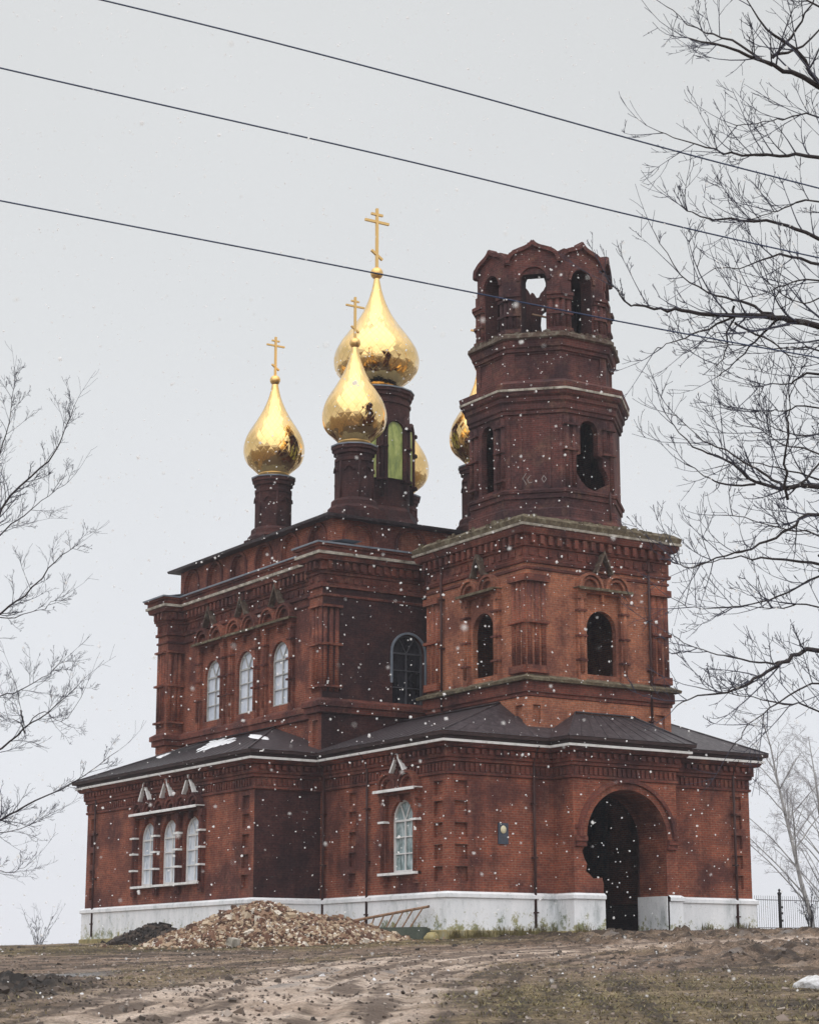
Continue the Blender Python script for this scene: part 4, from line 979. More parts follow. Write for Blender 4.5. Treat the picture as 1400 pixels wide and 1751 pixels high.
# dirt track centre line in (s,t): from the lower left, curving right past the church front
TRK = [(12, -2.8), (22, -2.4), (36, -1.9), (46, -.8), (52, .6), (58, 3.5), (62, 7), (65, 12), (67, 20), (68.5, 60)]
def track_mask(s, t):
    d = np.full(s.shape, 1e9); al = np.zeros(s.shape); acc = 0
    for (a, b), (c, e) in zip(TRK[:-1], TRK[1:]):
        L2 = (c - a) ** 2 + (e - b) ** 2; L = math.sqrt(L2); u = np.clip(((s - a) * (c - a) + (t - b) * (e - b)) / L2, 0, 1)
        dx, dy = s - (a + u * (c - a)), t - (b + u * (e - b)); sg = np.sign((c - a) * dy - (e - b) * dx); dd = np.hypot(dx, dy)
        m = dd < np.abs(d); d = np.where(m, dd * sg, d); al = np.where(m, acc + u * L, al); acc += L
    return d, al
def terrain_patch():
    ds = np.concatenate([np.arange(10, 76, .10)]); dt = np.arange(-24, 26, .10)
    Sg, Tg = np.meshgrid(ds, dt, indexing='ij')
    X = CAM.x + Sg * FWD.x + Tg * RGT.x; Y = CAM.y + Sg * FWD.y + Tg * RGT.y
    Z = hgt(X, Y)
    d, al = track_mask(Sg, Tg)
    wob = fbm(al, d * .3, .25, 3, 5) - .5
    half = 2.9 + 1.0 * wob + np.clip((60 - Sg) / 60, 0, 1) * 0.8
    road = np.clip((half + 1.2 * (fbm(X, Y, .5, 4, 3) - .5) * 2 - np.abs(d)) / 1.0, 0, 1)
    rut = np.zeros_like(Z)
    for c in (-1.7, -.75, .45, 1.25, 2.1):
        cc = c + .35 * (fbm(al, al * 0 + c * 9, .12, 3, 9) - .5) * 2
        rut -= .04 * np.exp(-((d - cc) / .2) ** 2) - .018 * np.exp(-((np.abs(d - cc) - .32) / .12) ** 2)
    edge = np.clip((Sg - 71.5) / 2, 0, 1)
    rough = fbm(X, Y, 1.2, 5, 11) - .5
    clod = np.clip(fbm(X, Y, 2.6, 3, 21) - .46, 0, 1)
    # churned right-hand verge
    churn = np.clip((Tg - 2 - (60 - Sg) * .12) / 6, 0, 1) * np.clip((Sg - 34) / 10, 0, 1) * (1 - road)
    Z = Z + road * (rut + .04 * rough) + (1 - road) * (.09 * rough) + churn * clod * .8 * (1 - edge)
    # low muddy bank at the left with dark clods
    bank = np.exp(-(((Sg - 35) / 5.0) ** 2 + ((Tg + 7.4) / 1.5) ** 2)); Z = Z + bank * (.12 + 1.1 * clod)
    pud = np.exp(-(((Sg - 47) / 4) ** 2 + ((Tg + 7.9) / 1.2) ** 2)) * .9
    Z = Z - pud * .10
    Z = Z * 1.0
    # keep out of the building
    grass = np.clip((fbm(X, Y, .35, 4, 31) - .40) * 5, 0, 1) * (1 - road) 
    gr2 = np.clip(1 - ((Sg - 26) / 14) ** 2, 0, 1) * np.clip((Tg + 1) / 3, 0, 1)
    gedge = np.exp(-((Sg - 69.5) / 3.0) ** 2) * np.clip(1 - road, 0, 1) * .8
    grass = np.clip(grass * .45 + gr2 * .75 * (1 - road) + gedge, 0, 1) * (1 - bank) * (1 - .8 * churn)
    wet = np.clip(pud * 1.4 - .2 + .6 * (fbm(X, Y, .8, 3, 41) - .5), 0, 1) + bank * 0
    strk = .68 * fbm(al * .16, d * 3.4, 1.0, 4, 61) + .32 * fbm(X, Y, 2.2, 4, 62); strk2 = .6 * fbm(Tg * .35 + Sg * .2, Sg * 1.3, 1.0, 4, 71) + .4 * fbm(X, Y, 2.5, 3, 72)
    strk = strk * np.clip((8 - np.abs(d)) / 3, 0, 1) + strk2 * (1 - np.clip((8 - np.abs(d)) / 3, 0, 1))
    pool = np.clip((strk - .52) * 7, 0, 1) * road * np.clip((fbm(X, Y, .25, 3, 81) - .42) * 6, 0, 1)
    pool = np.clip(pool + churn * np.clip((strk2 - .56) * 8, 0, 1), 0, 1)
    Z = Z + (.035 * (strk - .5) + .035 * (fbm(X, Y, 3.5, 3, 91) - .5)) * (Sg < 71)
    wet = np.clip(wet + pool * .75, 0, 1)
    dark = np.clip(bank * 1.9 + churn * clod * 1.5 + np.exp(-((Sg - 73.2) / .9) ** 2) * .4 * (Tg > -2), 0, 1)
    return Sg, Tg, X, Y, Z, road, grass, wet, dark, strk
def ground_mat():
    m, t, b = mat('muddy_ground')
    at = nd(t, 'ShaderNodeAttribute', attribute_name='mask'); s = t.nodes.new('ShaderNodeSeparateColor'); t.links.new(at.outputs['Color'], s.inputs[0])
    n1 = noise_n(t, 1.1, 8, .75); n2 = noise_n(t, 7.0, 6, .75); n3 = noise_n(t, .25, 4, .6)
    n9 = noise_n(t, 26.0, 5, .8)
    mud = ramp(t, n2, [(.36, (.055, .038, .028)), (.5, (.17, .128, .098)), (.64, (.38, .31, .26))])
    mud2 = ramp(t, n1, [(.38, (.09, .065, .048)), (.6, (.29, .225, .18))]); mud = mixc(t, .5, mud, mud2)
    road = ramp(t, n1, [(.36, (.34, .275, .23)), (.5, (.50, .425, .37)), (.64, (.64, .57, .52))])
    road = mixc(t, .5, road, ramp(t, n2, [(.36, (.20, .165, .145)), (.64, (.56, .51, .48))]))
    gr = ramp(t, n2, [(.36, (.05, .04, .022)), (.5, (.15, .12, .062)), (.64, (.28, .235, .14))])
    c = mixc(t, s.outputs[1], mud, gr); c = mixc(t, s.outputs[0], c, road)
    al = nd(t, 'ShaderNodeAttribute', attribute_name='mask2'); s2 = t.nodes.new('ShaderNodeSeparateColor'); t.links.new(al.outputs['Color'], s2.inputs[0])
    sk = ramp(t, s2.outputs[1], [(.39, (.30, .25, .22)), (.46, (.82, .77, .72)), (.54, (1.30, 1.25, 1.22))])
    c = mixc(t, .9, c, sk, 'MULTIPLY')
    c = mixc(t, .85, c, ramp(t, n3, [(.4, (.72, .64, .56)), (.6, (1.2, 1.17, 1.13))]), 'MULTIPLY')
    c = mixc(t, .9, c, ramp(t, n9, [(.38, (.42, .38, .35)), (.5, (.95, .93, .9)), (.62, (1.55, 1.5, 1.45))]), 'MULTIPLY')
    c = mixc(t, s2.outputs[0], c, (.022, .017, .015))
    c = mixc(t, s.outputs[2], c, (.16, .155, .155))
    t.links.new(c, b.inputs['Base Color'])
    rr = nd(t, 'ShaderNodeMapRange'); t.links.new(s.outputs[2], rr.inputs['Value']); rr.inputs['To Min'].default_value = .85; rr.inputs['To Max'].default_value = .12
    t.links.new(rr.outputs[0], b.inputs['Roughness'])
    bump(t, b, mixc(t, .5, n2, n9), .09, 1.0); return m
M['ground'] = ground_mat()
def far_mat():
    m, t, b = mat('snowy_field')
    n = noise_n(t, .12, 8, .7); c = ramp(t, n, [(.45, (.08, .065, .045)), (.54, (.15, .125, .09)), (.60, (.60, .62, .66)), (.7, (.74, .75, .78))])
    t.links.new(c, b.inputs['Base Color']); b.inputs['Roughness'].default_value = .9; return m
M['far'] = far_mat()
Sg, Tg, X, Y, Z, road, grass, wet, dark, strk = terrain_patch()
ni, nj = Z.shape
V = np.stack([X, Y, Z], -1).reshape(-1, 3)
idx = np.arange(ni * nj).reshape(ni, nj)
Q = np.stack([idx[:-1, :-1], idx[1:, :-1], idx[1:, 1:], idx[:-1, 1:]], -1).reshape(-1, 4)
rmask = (road[:-1, :-1] > .5).reshape(-1)
mask = np.stack([road, grass, wet, np.ones_like(road)], -1).reshape(-1, 4); mask2 = np.stack([dark, strk, dark * 0, dark * 0 + 1], -1).reshape(-1, 4)
def mesh_np(name, V, Qs, mats, attrs=(), smooth=True):
    used = np.unique(Qs); rem = np.full(len(V), -1); rem[used] = np.arange(len(used)); Qn = rem[Qs]; k = Qs.shape[1]
    me = bpy.data.meshes.new(name); me.vertices.add(len(used)); me.vertices.foreach_set('co', V[used].astype(np.float32).ravel())
    me.loops.add(Qn.size); me.loops.foreach_set('vertex_index', Qn.ravel().astype(np.int32)); me.polygons.add(len(Qn))
    me.polygons.foreach_set('loop_start', (np.arange(len(Qn)) * k).astype(np.int32)); me.polygons.foreach_set('use_smooth', np.full(len(Qn), smooth))
    me.update(calc_edges=True)
    for an, av in attrs:
        a = me.color_attributes.new(an, 'FLOAT_COLOR', 'POINT'); a.data.foreach_set('color', av[used].astype(np.float32).ravel())
    for q in mats: me.materials.append(M[q])
    o = bpy.data.objects.new(name, me); COL.objects.link(o); return o
# wide sheet around the detailed patch, reaching the horizon, joined into the ground object
sv = np.concatenate([[-400, -60, 0], [10], np.arange(16, 76, 6), [76 - .1], np.arange(80, 170, 6), [200, 300, 500, 900, 2000, 4500]]); tv = np.concatenate([[-3000, -900, -300, -120], np.arange(-60, -24, 6), [-24], np.arange(-18, 25, 6), [25.9], np.arange(30, 66, 6), [120, 300, 900, 3000]])
s2, t2 = np.meshgrid(sv, tv, indexing='ij')
X2 = CAM.x + s2 * FWD.x + t2 * RGT.x; Y2 = CAM.y + s2 * FWD.y + t2 * RGT.y; Z2 = hgt(X2, Y2) + (fbm(X2, Y2, .08, 3, 3) - .5) * .15
in_b = (X2 > -2) & (X2 < 16) & (Y2 > .5) & (Y2 < 23); Z2 = np.where(in_b, Z2 - .5, Z2)
i2 = np.arange(s2.size).reshape(s2.shape) + len(V)
Q2 = np.stack([i2[:-1, :-1], i2[1:, :-1], i2[1:, 1:], i2[:-1, 1:]], -1).reshape(-1, 4)
sc_, tc_ = (s2[:-1, :-1] + s2[1:, :-1]) / 2, (t2[:-1, :-1] + t2[:-1, 1:]) / 2
inside = ((sc_ > 10) & (sc_ < 75.9) & (tc_ > -24) & (tc_ < 25.9)).reshape(-1)
V2 = np.stack([X2, Y2, Z2], -1).reshape(-1, 3)
Vall = np.concatenate([V, V2]); zero = np.zeros((len(V2), 4)); zero[:, 3] = 1; zg = zero.copy(); zg[:, 1] = .6; zero[:, 1] = .5
mall = np.concatenate([mask, zg]); m2all = np.concatenate([mask2, zero])
Qg = np.concatenate([Q[~rmask], Q2[~inside]])
g = mesh_np('ground', Vall, Qg, ['ground', 'far'], (('mask', mall), ('mask2', m2all))); g['kind'] = 'structure'
mi = np.zeros(len(Qg), dtype=np.int32); far = (sc_.reshape(-1)[~inside] > 96); mi[len(Q[~rmask]):] = far.astype(int); g.data.polygons.foreach_set('material_index', mi)
rd = mesh_np('dirt_road', Vall, Q[rmask], ['ground'], (('mask', mall), ('mask2', m2all))); rd['kind'] = 'structure'

def zsurf(x, y):
    s, t = st_of(x, y); i = int(round((s - 10) / .10)); j = int(round((t + 24) / .10))
    if 0 <= i < ni and 0 <= j < nj: return float(Z[i, j])
    return gz(x, y)
# --- short dead grass, far too many blades to count
def grass_blades():
    n = 260000; s = RNG.uniform(20, 75, n); t = RNG.uniform(-16, 17, n)
    i = np.clip(((s - 10) / .1).astype(int), 0, ni - 1); j = np.clip(((t + 24) / .1).astype(int), 0, nj - 1)
    keep = RNG.uniform(0, 1, n) < (grass[i, j] * (1 - wet[i, j])) ** 1.2 * .8; s, t, i, j = s[keep], t[keep], i[keep], j[keep]; n = len(s)
    x = CAM.x + s * FWD.x + t * RGT.x; y = CAM.y + s * FWD.y + t * RGT.y; z = Z[i, j] - .01
    ok = ~((x > -.2) & (x < 14) & (y > -.1) | (x > -3) & (y > 8.5)); x, y, z = x[ok], y[ok], z[ok]; n = len(x)
    a = RNG.uniform(0, 2 * np.pi, n); h = RNG.uniform(.015, .075, n); wd = RNG.uniform(.006, .016, n); ln = RNG.uniform(.02, .14, n); a2 = RNG.uniform(0, 2 * np.pi, n)
    A = np.stack([x - wd * np.cos(a), y - wd * np.sin(a), z], -1); B = np.stack([x + wd * np.cos(a), y + wd * np.sin(a), z], -1); C_ = np.stack([x + ln * np.cos(a2), y + ln * np.sin(a2), z + h], -1)
    Vv = np.stack([A, B, C_], 1).reshape(-1, 3); c = RNG.uniform(0, 1, n); cc = np.repeat(np.stack([c, c, c, c * 0 + 1], -1), 3, axis=0)
    return Vv, np.arange(3 * n).reshape(-1, 3), cc
def attr_mat(name, stops, rough=.9):
    m, t, b = mat(name); a = nd(t, 'ShaderNodeAttribute', attribute_name='rnd'); s = t.nodes.new('ShaderNodeSeparateColor'); t.links.new(a.outputs['Color'], s.inputs[0])
    t.links.new(ramp(t, s.outputs[0], stops), b.inputs['Base Color']); b.inputs['Roughness'].default_value = rough; return m
M['grassb'] = attr_mat('dead_grass', [(0, (.08, .06, .03)), (.4, (.17, .13, .06)), (.75, (.20, .18, .08)), (1, (.34, .28, .16))])
gv, gq, gc = grass_blades(); go = mesh_np('dead_grass', gv, gq, ['grassb'], (('rnd', gc),), False); tag(go, 'short yellow brown dead grass on the muddy slope', 'grass', kind='stuff')

# --- rubble heap
M['rubble'] = attr_mat('broken_brick_and_stone', [(0, (.06, .035, .025)), (.2, (.17, .085, .055)), (.4, (.28, .185, .12)), (.6, (.38, .285, .195)), (.8, (.47, .38, .28)), (1, (.66, .62, .56))])
def chunk_mesh(pos, size, rng):
    n = len(pos)
    base = np.array([[-1, -1, -1], [1, -1, -1], [1, 1, -1], [-1, 1, -1], [-1, -1, 1], [1, -1, 1], [1, 1, 1], [-1, 1, 1]], float)
    fq = np.array([[0, 3, 2, 1], [4, 5, 6, 7], [0, 1, 5, 4], [1, 2, 6, 5], [2, 3, 7, 6], [3, 0, 4, 7]])
    v = base[None] * size[:, None, :] * rng.uniform(.6, 1.15, (n, 8, 3))
    q = rng.normal(size=(n, 4)); q /= np.linalg.norm(q, axis=1)[:, None]; w_, x_, y_, z_ = q.T
    Rm = np.stack([1 - 2 * (y_**2 + z_**2), 2 * (x_*y_ - z_*w_), 2 * (x_*z_ + y_*w_), 2 * (x_*y_ + z_*w_), 1 - 2 * (x_**2 + z_**2), 2 * (y_*z_ - x_*w_), 2 * (x_*z_ - y_*w_), 2 * (y_*z_ + x_*w_), 1 - 2 * (x_**2 + y_**2)], -1).reshape(n, 3, 3)
    v = np.einsum('nij,nkj->nki', Rm, v) + pos[:, None, :]
    return v.reshape(-1, 3), (fq[None] + (np.arange(n) * 8)[:, None, None]).reshape(-1, 4)
def heap(name, s0, t0, rs, rt, hh, n, size, m_, lab, cat, kind='stuff', colf=None, seed=1, skew=0.0):
    rng = np.random.default_rng(seed)
    r = np.sqrt(rng.uniform(0, 1, n)) * 1.04; r = np.where(rng.uniform(0, 1, n) < .04, r * 1.35, r); a = rng.uniform(0, 2 * np.pi, n); s = s0 + rs * r * np.cos(a); t = t0 + rt * r * np.sin(a)
    x = CAM.x + s * FWD.x + t * RGT.x; y = CAM.y + s * FWD.y + t * RGT.y
    tt = (t - t0) / rt; tp = tt - skew
    prof = lambda rr: np.clip(1 - rr, 0, 1) ** .85
    rr = np.sqrt(((s - s0) / rs) ** 2 + (np.where(tp < 0, tp / (1 + skew), tp / (1 - skew))) ** 2)
    z0 = np.array([zsurf(a_, b_) for a_, b_ in zip(x, y)]); lump = (fbm(x, y, .9, 3, seed + 50) - .5) * .5 * np.clip(1.1 - rr, 0, 1)
    z = z0 + hh * prof(rr) + lump * hh * .6 - .02
    sz = rng.uniform(size[0], size[1], (n, 1)) ** 1 * rng.uniform(.5, 1.1, (n, 3)); big = rng.uniform(0, 1, n) < .05; sz[big] *= 2.0; sm_ = rng.uniform(0, 1, n) < .45; sz[sm_] *= .55
    v, q = chunk_mesh(np.stack([x, y, z], -1), sz, rng)
    c = rng.uniform(0, 1, n) if colf is None else colf(rng, x, y, n)
    cc = np.repeat(np.stack([c, c, c, c * 0 + 1], -1), 8, axis=0)
    # solid core mound below
    na, nr = 40, 10; core = []
    for i in range(nr + 1):
        for k in range(na):
            R_ = i / nr * .97; aa = 2 * math.pi * k / na; s1, t1 = s0 + rs * R_ * math.cos(aa), t0 + rt * R_ * math.sin(aa)
            X1 = CAM.x + s1 * FWD.x + t1 * RGT.x; Y1 = CAM.y + s1 * FWD.y + t1 * RGT.y; q1 = (t1 - t0) / rt - skew
            r1 = math.hypot((s1 - s0) / rs, q1 / (1 + skew) if q1 < 0 else q1 / (1 - skew)); core.append((X1, Y1, zsurf(X1, Y1) + hh * max(0, 1 - r1) ** .85 - .08))
    cv = np.array(core); cq = np.array([[i * na + k, i * na + (k + 1) % na, (i + 1) * na + (k + 1) % na, (i + 1) * na + k] for i in range(nr) for k in range(na)])
    V_ = np.concatenate([v, cv]); Q_ = np.concatenate([q, cq + len(v)]); C_ = np.concatenate([cc, np.tile([[.1, .1, .1, 1]], (len(cv), 1))])
    o = mesh_np(name, V_, Q_, [m_], (('rnd', C_),), False); tag(o, lab, cat, kind=kind); return o
def rc(rng, x, y, n):
    red = np.exp(-(((x + 3.2) / 1.0) ** 2)); return np.clip(rng.uniform(0.0, 1, n) ** 1.1 * (1 - .45 * (rng.uniform(0, 1, n) < .35)), 0, 1)
heap('rubble_heap', 70.6, -4.55, 2.5, 4.5, 1.36, 16000, (.022, .082), 'rubble', 'broad heap of broken tan brick and stone piled before the white plinth', 'rubble heap', colf=rc, skew=-.15)
M['soilb'] = attr_mat('wet_soil_clods', [(0, (.010, .008, .008)), (.7, (.03, .022, .018)), (1, (.07, .05, .04))])
heap('soil_heap', 72.5, -9.0, 1.3, 1.5, .62, 1500, (.05, .12), 'soilb', 'low pile of wet black soil at the left end of the rubble heap', 'soil heap', seed=5)

# --- loose stones scattered in the mud
M['clod'] = attr_mat('mud_clods', [(0, (.03, .022, .018)), (.45, (.11, .082, .065)), (.8, (.24, .19, .16)), (.97, (.36, .31, .27)), (1, (.7, .7, .72))], .8)
def scatter():
    rng = np.random.default_rng(12); n = 60000; s = 22 + 51 * rng.uniform(0, 1, n) ** .8; t = rng.uniform(-1, 1, n) * (s * .215 + 1)
    i = np.clip(((s - 10) / .1).astype(int), 0, ni - 1); j = np.clip(((t + 24) / .1).astype(int), 0, nj - 1)
    pr_ = .16 + .55 * np.clip(dark[i, j], 0, 1) + .35 * np.clip((fbm(s, t, .5, 3, 14) - .5) * 5, 0, 1) * (1 - grass[i, j]); k = rng.uniform(0, 1, n) < pr_; s, t, i, j = s[k], t[k], i[k], j[k]
    x = CAM.x + s * FWD.x + t * RGT.x; y = CAM.y + s * FWD.y + t * RGT.y
    ok = ~((x > -.2) & (y > -1.3) | (x > -3) & (y > 8.5)); x, y, s, i, j = x[ok], y[ok], s[ok], i[ok], j[ok]; n = len(x)
    z = Z[i, j] + .002; sz = (rng.uniform(.008, .03, (n, 1)) * (1 + 1.3 * (rng.uniform(0, 1, (n, 1)) < .06))) * rng.uniform(.5, 1.1, (n, 3)) * (1 + .8 * dark[i, j])[:, None]
    v, q = chunk_mesh(np.stack([x, y, z], -1), sz, rng); c = rng.uniform(.0, 1, n) * (1 - .85 * np.clip(dark[i, j], 0, 1)); c = np.where(rng.uniform(0, 1, n) < .012, 1.0, np.minimum(c, .93)); cc = np.repeat(np.stack([c, c, c, c * 0 + 1], -1), 8, axis=0)
    o = mesh_np('mud_clods', v, q, ['clod'], (('rnd', cc),), False); tag(o, 'small stones and mud lumps scattered over the slope', 'stones', kind='stuff')
scatter()
# --- weeds at the foot of the wall
def weeds():
    mb = MB(); rng = random.Random(3)
    spots = [(x, -.25 + (-1.15 if 4.4 < x < 9.4 else 0)) for x in [rng.uniform(0, 4.4) for _ in range(26)] + [4.5, 4.6, 4.8, 5.0] + [rng.uniform(9.4, 13.8) for _ in range(10)]] + [(-.3, rng.uniform(0, 6)) for _ in range(22)]
    for (x, y) in spots:
        z = zsurf(x, y) - .02
        for k in range(rng.randint(10, 34)):
            a = rng.uniform(0, 6.28); l = rng.uniform(.08, .38); sp = rng.uniform(.05, .4); bx, by = x + rng.gauss(0, .1), y + rng.gauss(0, .06)
            mb.tube([Vector((bx, by, z)), Vector((bx + math.cos(a) * l * sp * .4, by + math.sin(a) * l * sp * .4, z + l * .6)), Vector((bx + math.cos(a) * l * sp, by + math.sin(a) * l * sp, z + l))], [.008, .007, .002], 3)
    return mb
wb = weeds().build('dead_weeds', rough_mat('dead_weed_stalks', [(.05, .04, .02), (.15, .12, .05), (.20, .19, .08)], 3.0)); tag(wb, 'dead weeds and moss along the foot of the white plinth', 'weeds', kind='stuff')

# --- ladder lying on edge against the plinth
def on_x(px, py, xv):
    d = ray_at(px, py, 1.0) - CAM; t = (xv - CAM.x) / d.x; return CAM + d * t
a1, a2 = on_x(612, 1573, -.85), on_x(733, 1550, -.35)
dL = a2 - a1; low1 = Vector((a1.x - .1, a1.y, a1.z - .62)); low2 = Vector((a2.x - .35, a2.y + .25, a2.z - .78))
lad = empty('ladder', (low1.x, low1.y, low1.z)); tag(lad, 'brown wooden ladder lying on edge against the white plinth beside the rubble', 'ladder')
b1, b2 = low1, low2
for pts in ([a1 - dL * .25, a1, a2], [b1 - dL * .25, b1, b2]):
    r_ = MB(); r_.tube([Vector(p) for p in pts], [.05, .052, .048], 7); r_.build('rail', 'wood', lad)
for k in range(7):
    t = .06 + k * .135; r_ = MB(); r_.tube([a1.lerp(a2, t + .05), b1.lerp(b2, t)], [.027, .027], 6); r_.build('rung', 'wood', lad)
# --- dark concrete slab and whitish boulder next to it
gpos = on_x(690, 1600, -.9); zc = zsurf(gpos.x, gpos.y)
sb = MB(); Ts = Matrix.Translation((gpos.x, gpos.y, zc)) @ Matrix.Rotation(R(-62), 4, 'Z'); sb.box(-1.0, .9, -.25, .25, -.1, .34, Ts); sb.box(-.92, .82, -.2, .2, .34, .38, Ts)
o = sb.build('concrete_block', 'concrete'); tag(o, 'long dark greenish concrete block on the ground under the ladder', 'concrete block')
def boulder(pos, r, m_, lab, sq=.6, seed=1, name='boulder', cat='stone'):
    mb = MB(); rng = random.Random(seed); n = 16; vs = []; fs = []
    for i in range(9):
        th = math.pi * i / 8
        for k in range(n):
            ph = 2 * math.pi * k / n; d = Vector((math.sin(th) * math.cos(ph), math.sin(th) * math.sin(ph), math.cos(th))); rr = r * (1 + .28 * noise.noise(d * 1.7 + Vector((seed * 3.1, 0, 0))) + (.22 * noise.noise(d * 5 + Vector((0, seed, 0))) if name == 'snow_mound' else 0)); vs.append((pos[0] + d.x * rr, pos[1] + d.y * rr, pos[2] + d.z * rr * sq))
    for i in range(8):
        for k in range(n): fs.append((i * n + k, i * n + (k + 1) % n, (i + 1) * n + (k + 1) % n, (i + 1) * n + k))
    mb.add(vs, fs, I4, 0, True); o = mb.build(name, m_); tag(o, lab, cat); return o
q = on_x(738, 1600, -.75); boulder((q.x, q.y, zsurf(q.x, q.y) + .08), .26, 'stone', 'rounded whitish stone at the right end of the concrete block', .7, 4)
q = ground_at(1402, 33); boulder((q.x, q.y, q.z + .0), .46, 'dirtysnow', 'melting snow mound at the right edge of the muddy slope', .42, 2, 'snow_mound', 'snow mound')
# loose light block in the heap
q = ground_at(398, 67.9); bl = MB(); Tb = Matrix.Translation((q.x, q.y, q.z + .18)) @ Matrix.Rotation(.5, 4, 'Z') @ Matrix.Rotation(.25, 4, 'X'); bl.box(-.24, .24, -.12, .12, -.12, .12, Tb); bl.box(-.2, .2, -.1, .1, .12, .135, Tb)
o = bl.build('stone_block', 'oldwhite'); tag(o, 'pale cut stone block lying at the front foot of the rubble heap', 'stone block')

# ------------------------------------------------------------------ iron fence right of the church
def fence():
    A = ground_at(1290, 84); B = ground_at(1520, 92); root = empty('iron_fence', A); tag(root, 'thin dark iron railing fence running right from behind the church', 'fence')
    d = (B - A); L = d.length; n = int(L / .16); bars = MB()
    zg = lambda p: gz(p.x, p.y)
    for k in range(n + 1):
        p = A.lerp(B, k / n); z = zg(p); bars.tube([Vector((p.x, p.y, z + .05)), Vector((p.x, p.y, z + 1.55))], [.009, .009], 4)
    bars.build('bars', 'dark', root)
    for h in (.25, 1.38):
        r = MB(); pts = [Vector((A.lerp(B, k / 12).x, A.lerp(B, k / 12).y, zg(A.lerp(B, k / 12)) + h)) for k in range(13)]; r.tube(pts, [.014] * 13, 4); r.build('rail', 'dark', root)
    k = 0
    for t in (.19, .55, .92):
        p = A.lerp(B, t); z = zg(p); m = MB(); m.cyl(p.x, p.y, z - .2, z + 1.62, .07, 10); m.lathe([(.09, z + 1.62), (.09, z + 1.68), (.03, z + 1.72), (.06, z + 1.8), (.0, z + 1.86)], 10, Matrix.Translation((p.x, p.y, 0)))
        for zz in (.5, .8, 1.05): m.box(p.x - .02, p.x + .16, p.y - .02, p.y + .02, z + zz, z + zz + .09)
        m.build('post', 'dark', root)
fence()

# ------------------------------------------------------------------ bare trees
def twig_tree(name, trunk_pts, trunk_r, limbs, seed, lab, twm='twig', bm='bark', hook=.5, dens=1.0, tw=.007, group=None, lv=(1.5, .55), up=.45):
    """limbs: list of ([points], r0); finer wood is grown from them at random in all directions"""
    rng = random.Random(seed); trunk = MB(); crown = MB()
    trunk.tube([Vector(p) for p in trunk_pts], trunk_r, 12)
    def smooth(pts, n=4):
        P = [Vector(p) for p in pts]; o = []
        for i in range(len(P) - 1):
            p0, p1, p2, p3 = P[max(i - 1, 0)], P[i], P[i + 1], P[min(i + 2, len(P) - 1)]
            for k in range(n):
                t = k / n; o.append(.5 * (2 * p1 + (p2 - p0) * t + (2 * p0 - 5 * p1 + 4 * p2 - p3) * t * t + (3 * p1 - p0 - 3 * p2 + p3) * t ** 3))
        return o + [P[-1]]
    def grow(start, d, L, r, level):
        n = 5 if level < 2 else 4; pts = [start]; dd = d.normalized(); p = start
        side = Vector((rng.gauss(0, 1), rng.gauss(0, 1), rng.gauss(0, 1))) * .11
        for k in range(n):
            dd = (dd + side * .6 + Vector((0, 0, up * (.08 + .22 * k / n) * hook)) + Vector((rng.gauss(0, .05), rng.gauss(0, .05), rng.gauss(0, .05)))).normalized(); p = p + dd * L / n; pts.append(p)
        crown.tube(pts, [max(r * (1 - .72 * k / n), tw * .55) for k in range(n + 1)], 3)
        if level >= 3: return
        nc = int((5, 6, 3)[level] * dens + rng.random())
        for k in range(nc):
            t = rng.uniform(.15, 1.0); i = min(int(t * n), n - 1); q = pts[i].lerp(pts[i + 1], t * n - i); ax = (pts[i + 1] - pts[i]).normalized()
            rnd = Vector((rng.gauss(0, 1), rng.gauss(0, 1), rng.gauss(0, 1))); rnd -= ax * rnd.dot(ax)
            if rnd.length < 1e-3: continue
            rnd.normalize(); ang = R(rng.uniform(22, 52)); nd_ = ax * math.cos(ang) + rnd * math.sin(ang) + Vector((0, 0, .12))
            grow(q, nd_, L * rng.uniform(.22, .60) * (1.15 - .6 * t), max(r * .5, tw * .7), level + 1)
    for pts, r0 in limbs:
        P = smooth(pts); n = len(P) - 1
        # small kinks
        P = [P[0]] + [p + Vector((rng.gauss(0, .014), rng.gauss(0, .014), rng.gauss(0, .014))) for p in P[1:]]
        rad = [max(r0 * (1 - .88 * k / n), tw) for k in range(n + 1)]; trunk.tube(P, rad, 6)
        Lt = sum((P[k + 1] - P[k]).length for k in range(n)); cnt = int(Lt / .30 * dens)
        for c in range(cnt):
            t = rng.uniform(.18, 1.0); i = min(int(t * n), n - 1); q = P[i].lerp(P[i + 1], t * n - i); ax = (P[i + 1] - P[i]).normalized()
            rnd = Vector((rng.gauss(0, 1), rng.gauss(0, 1), rng.gauss(0, 1))); rnd -= ax * rnd.dot(ax); rnd.normalize(); ang = R(rng.uniform(25, 60))
            nd_ = ax * math.cos(ang) + rnd * math.sin(ang) + Vector((0, 0, .15)); grow(q, nd_, rng.uniform(lv[1], lv[0]) * (1.15 - .5 * t), max(rad[i] * .5, tw * 1.3), 1)
        grow(P[-1], P[-1] - P[-2], .9, tw, 2)
    base = Vector(trunk_pts[0]); root = empty(name, base); tag(root, lab, 'tree', group)
    trunk.build('trunk', bm, root); crown.build('crown', twm, root); return root
def lim(rows, depth, dd=None, r=.06, seed=0):
    """a limb through photo positions at real depths that drift towards or away from the viewer"""
    rg = random.Random(seed * 7 + int(rows[-1][0])); dz = rg.uniform(-.35, .35); out_ = []
    for k, (px, py) in enumerate(rows): out_.append(ray_at(px, py, depth + dz * k * 1.1))
    return (out_, r)
DR = 30.0
g0 = ground_at(1760, DR)
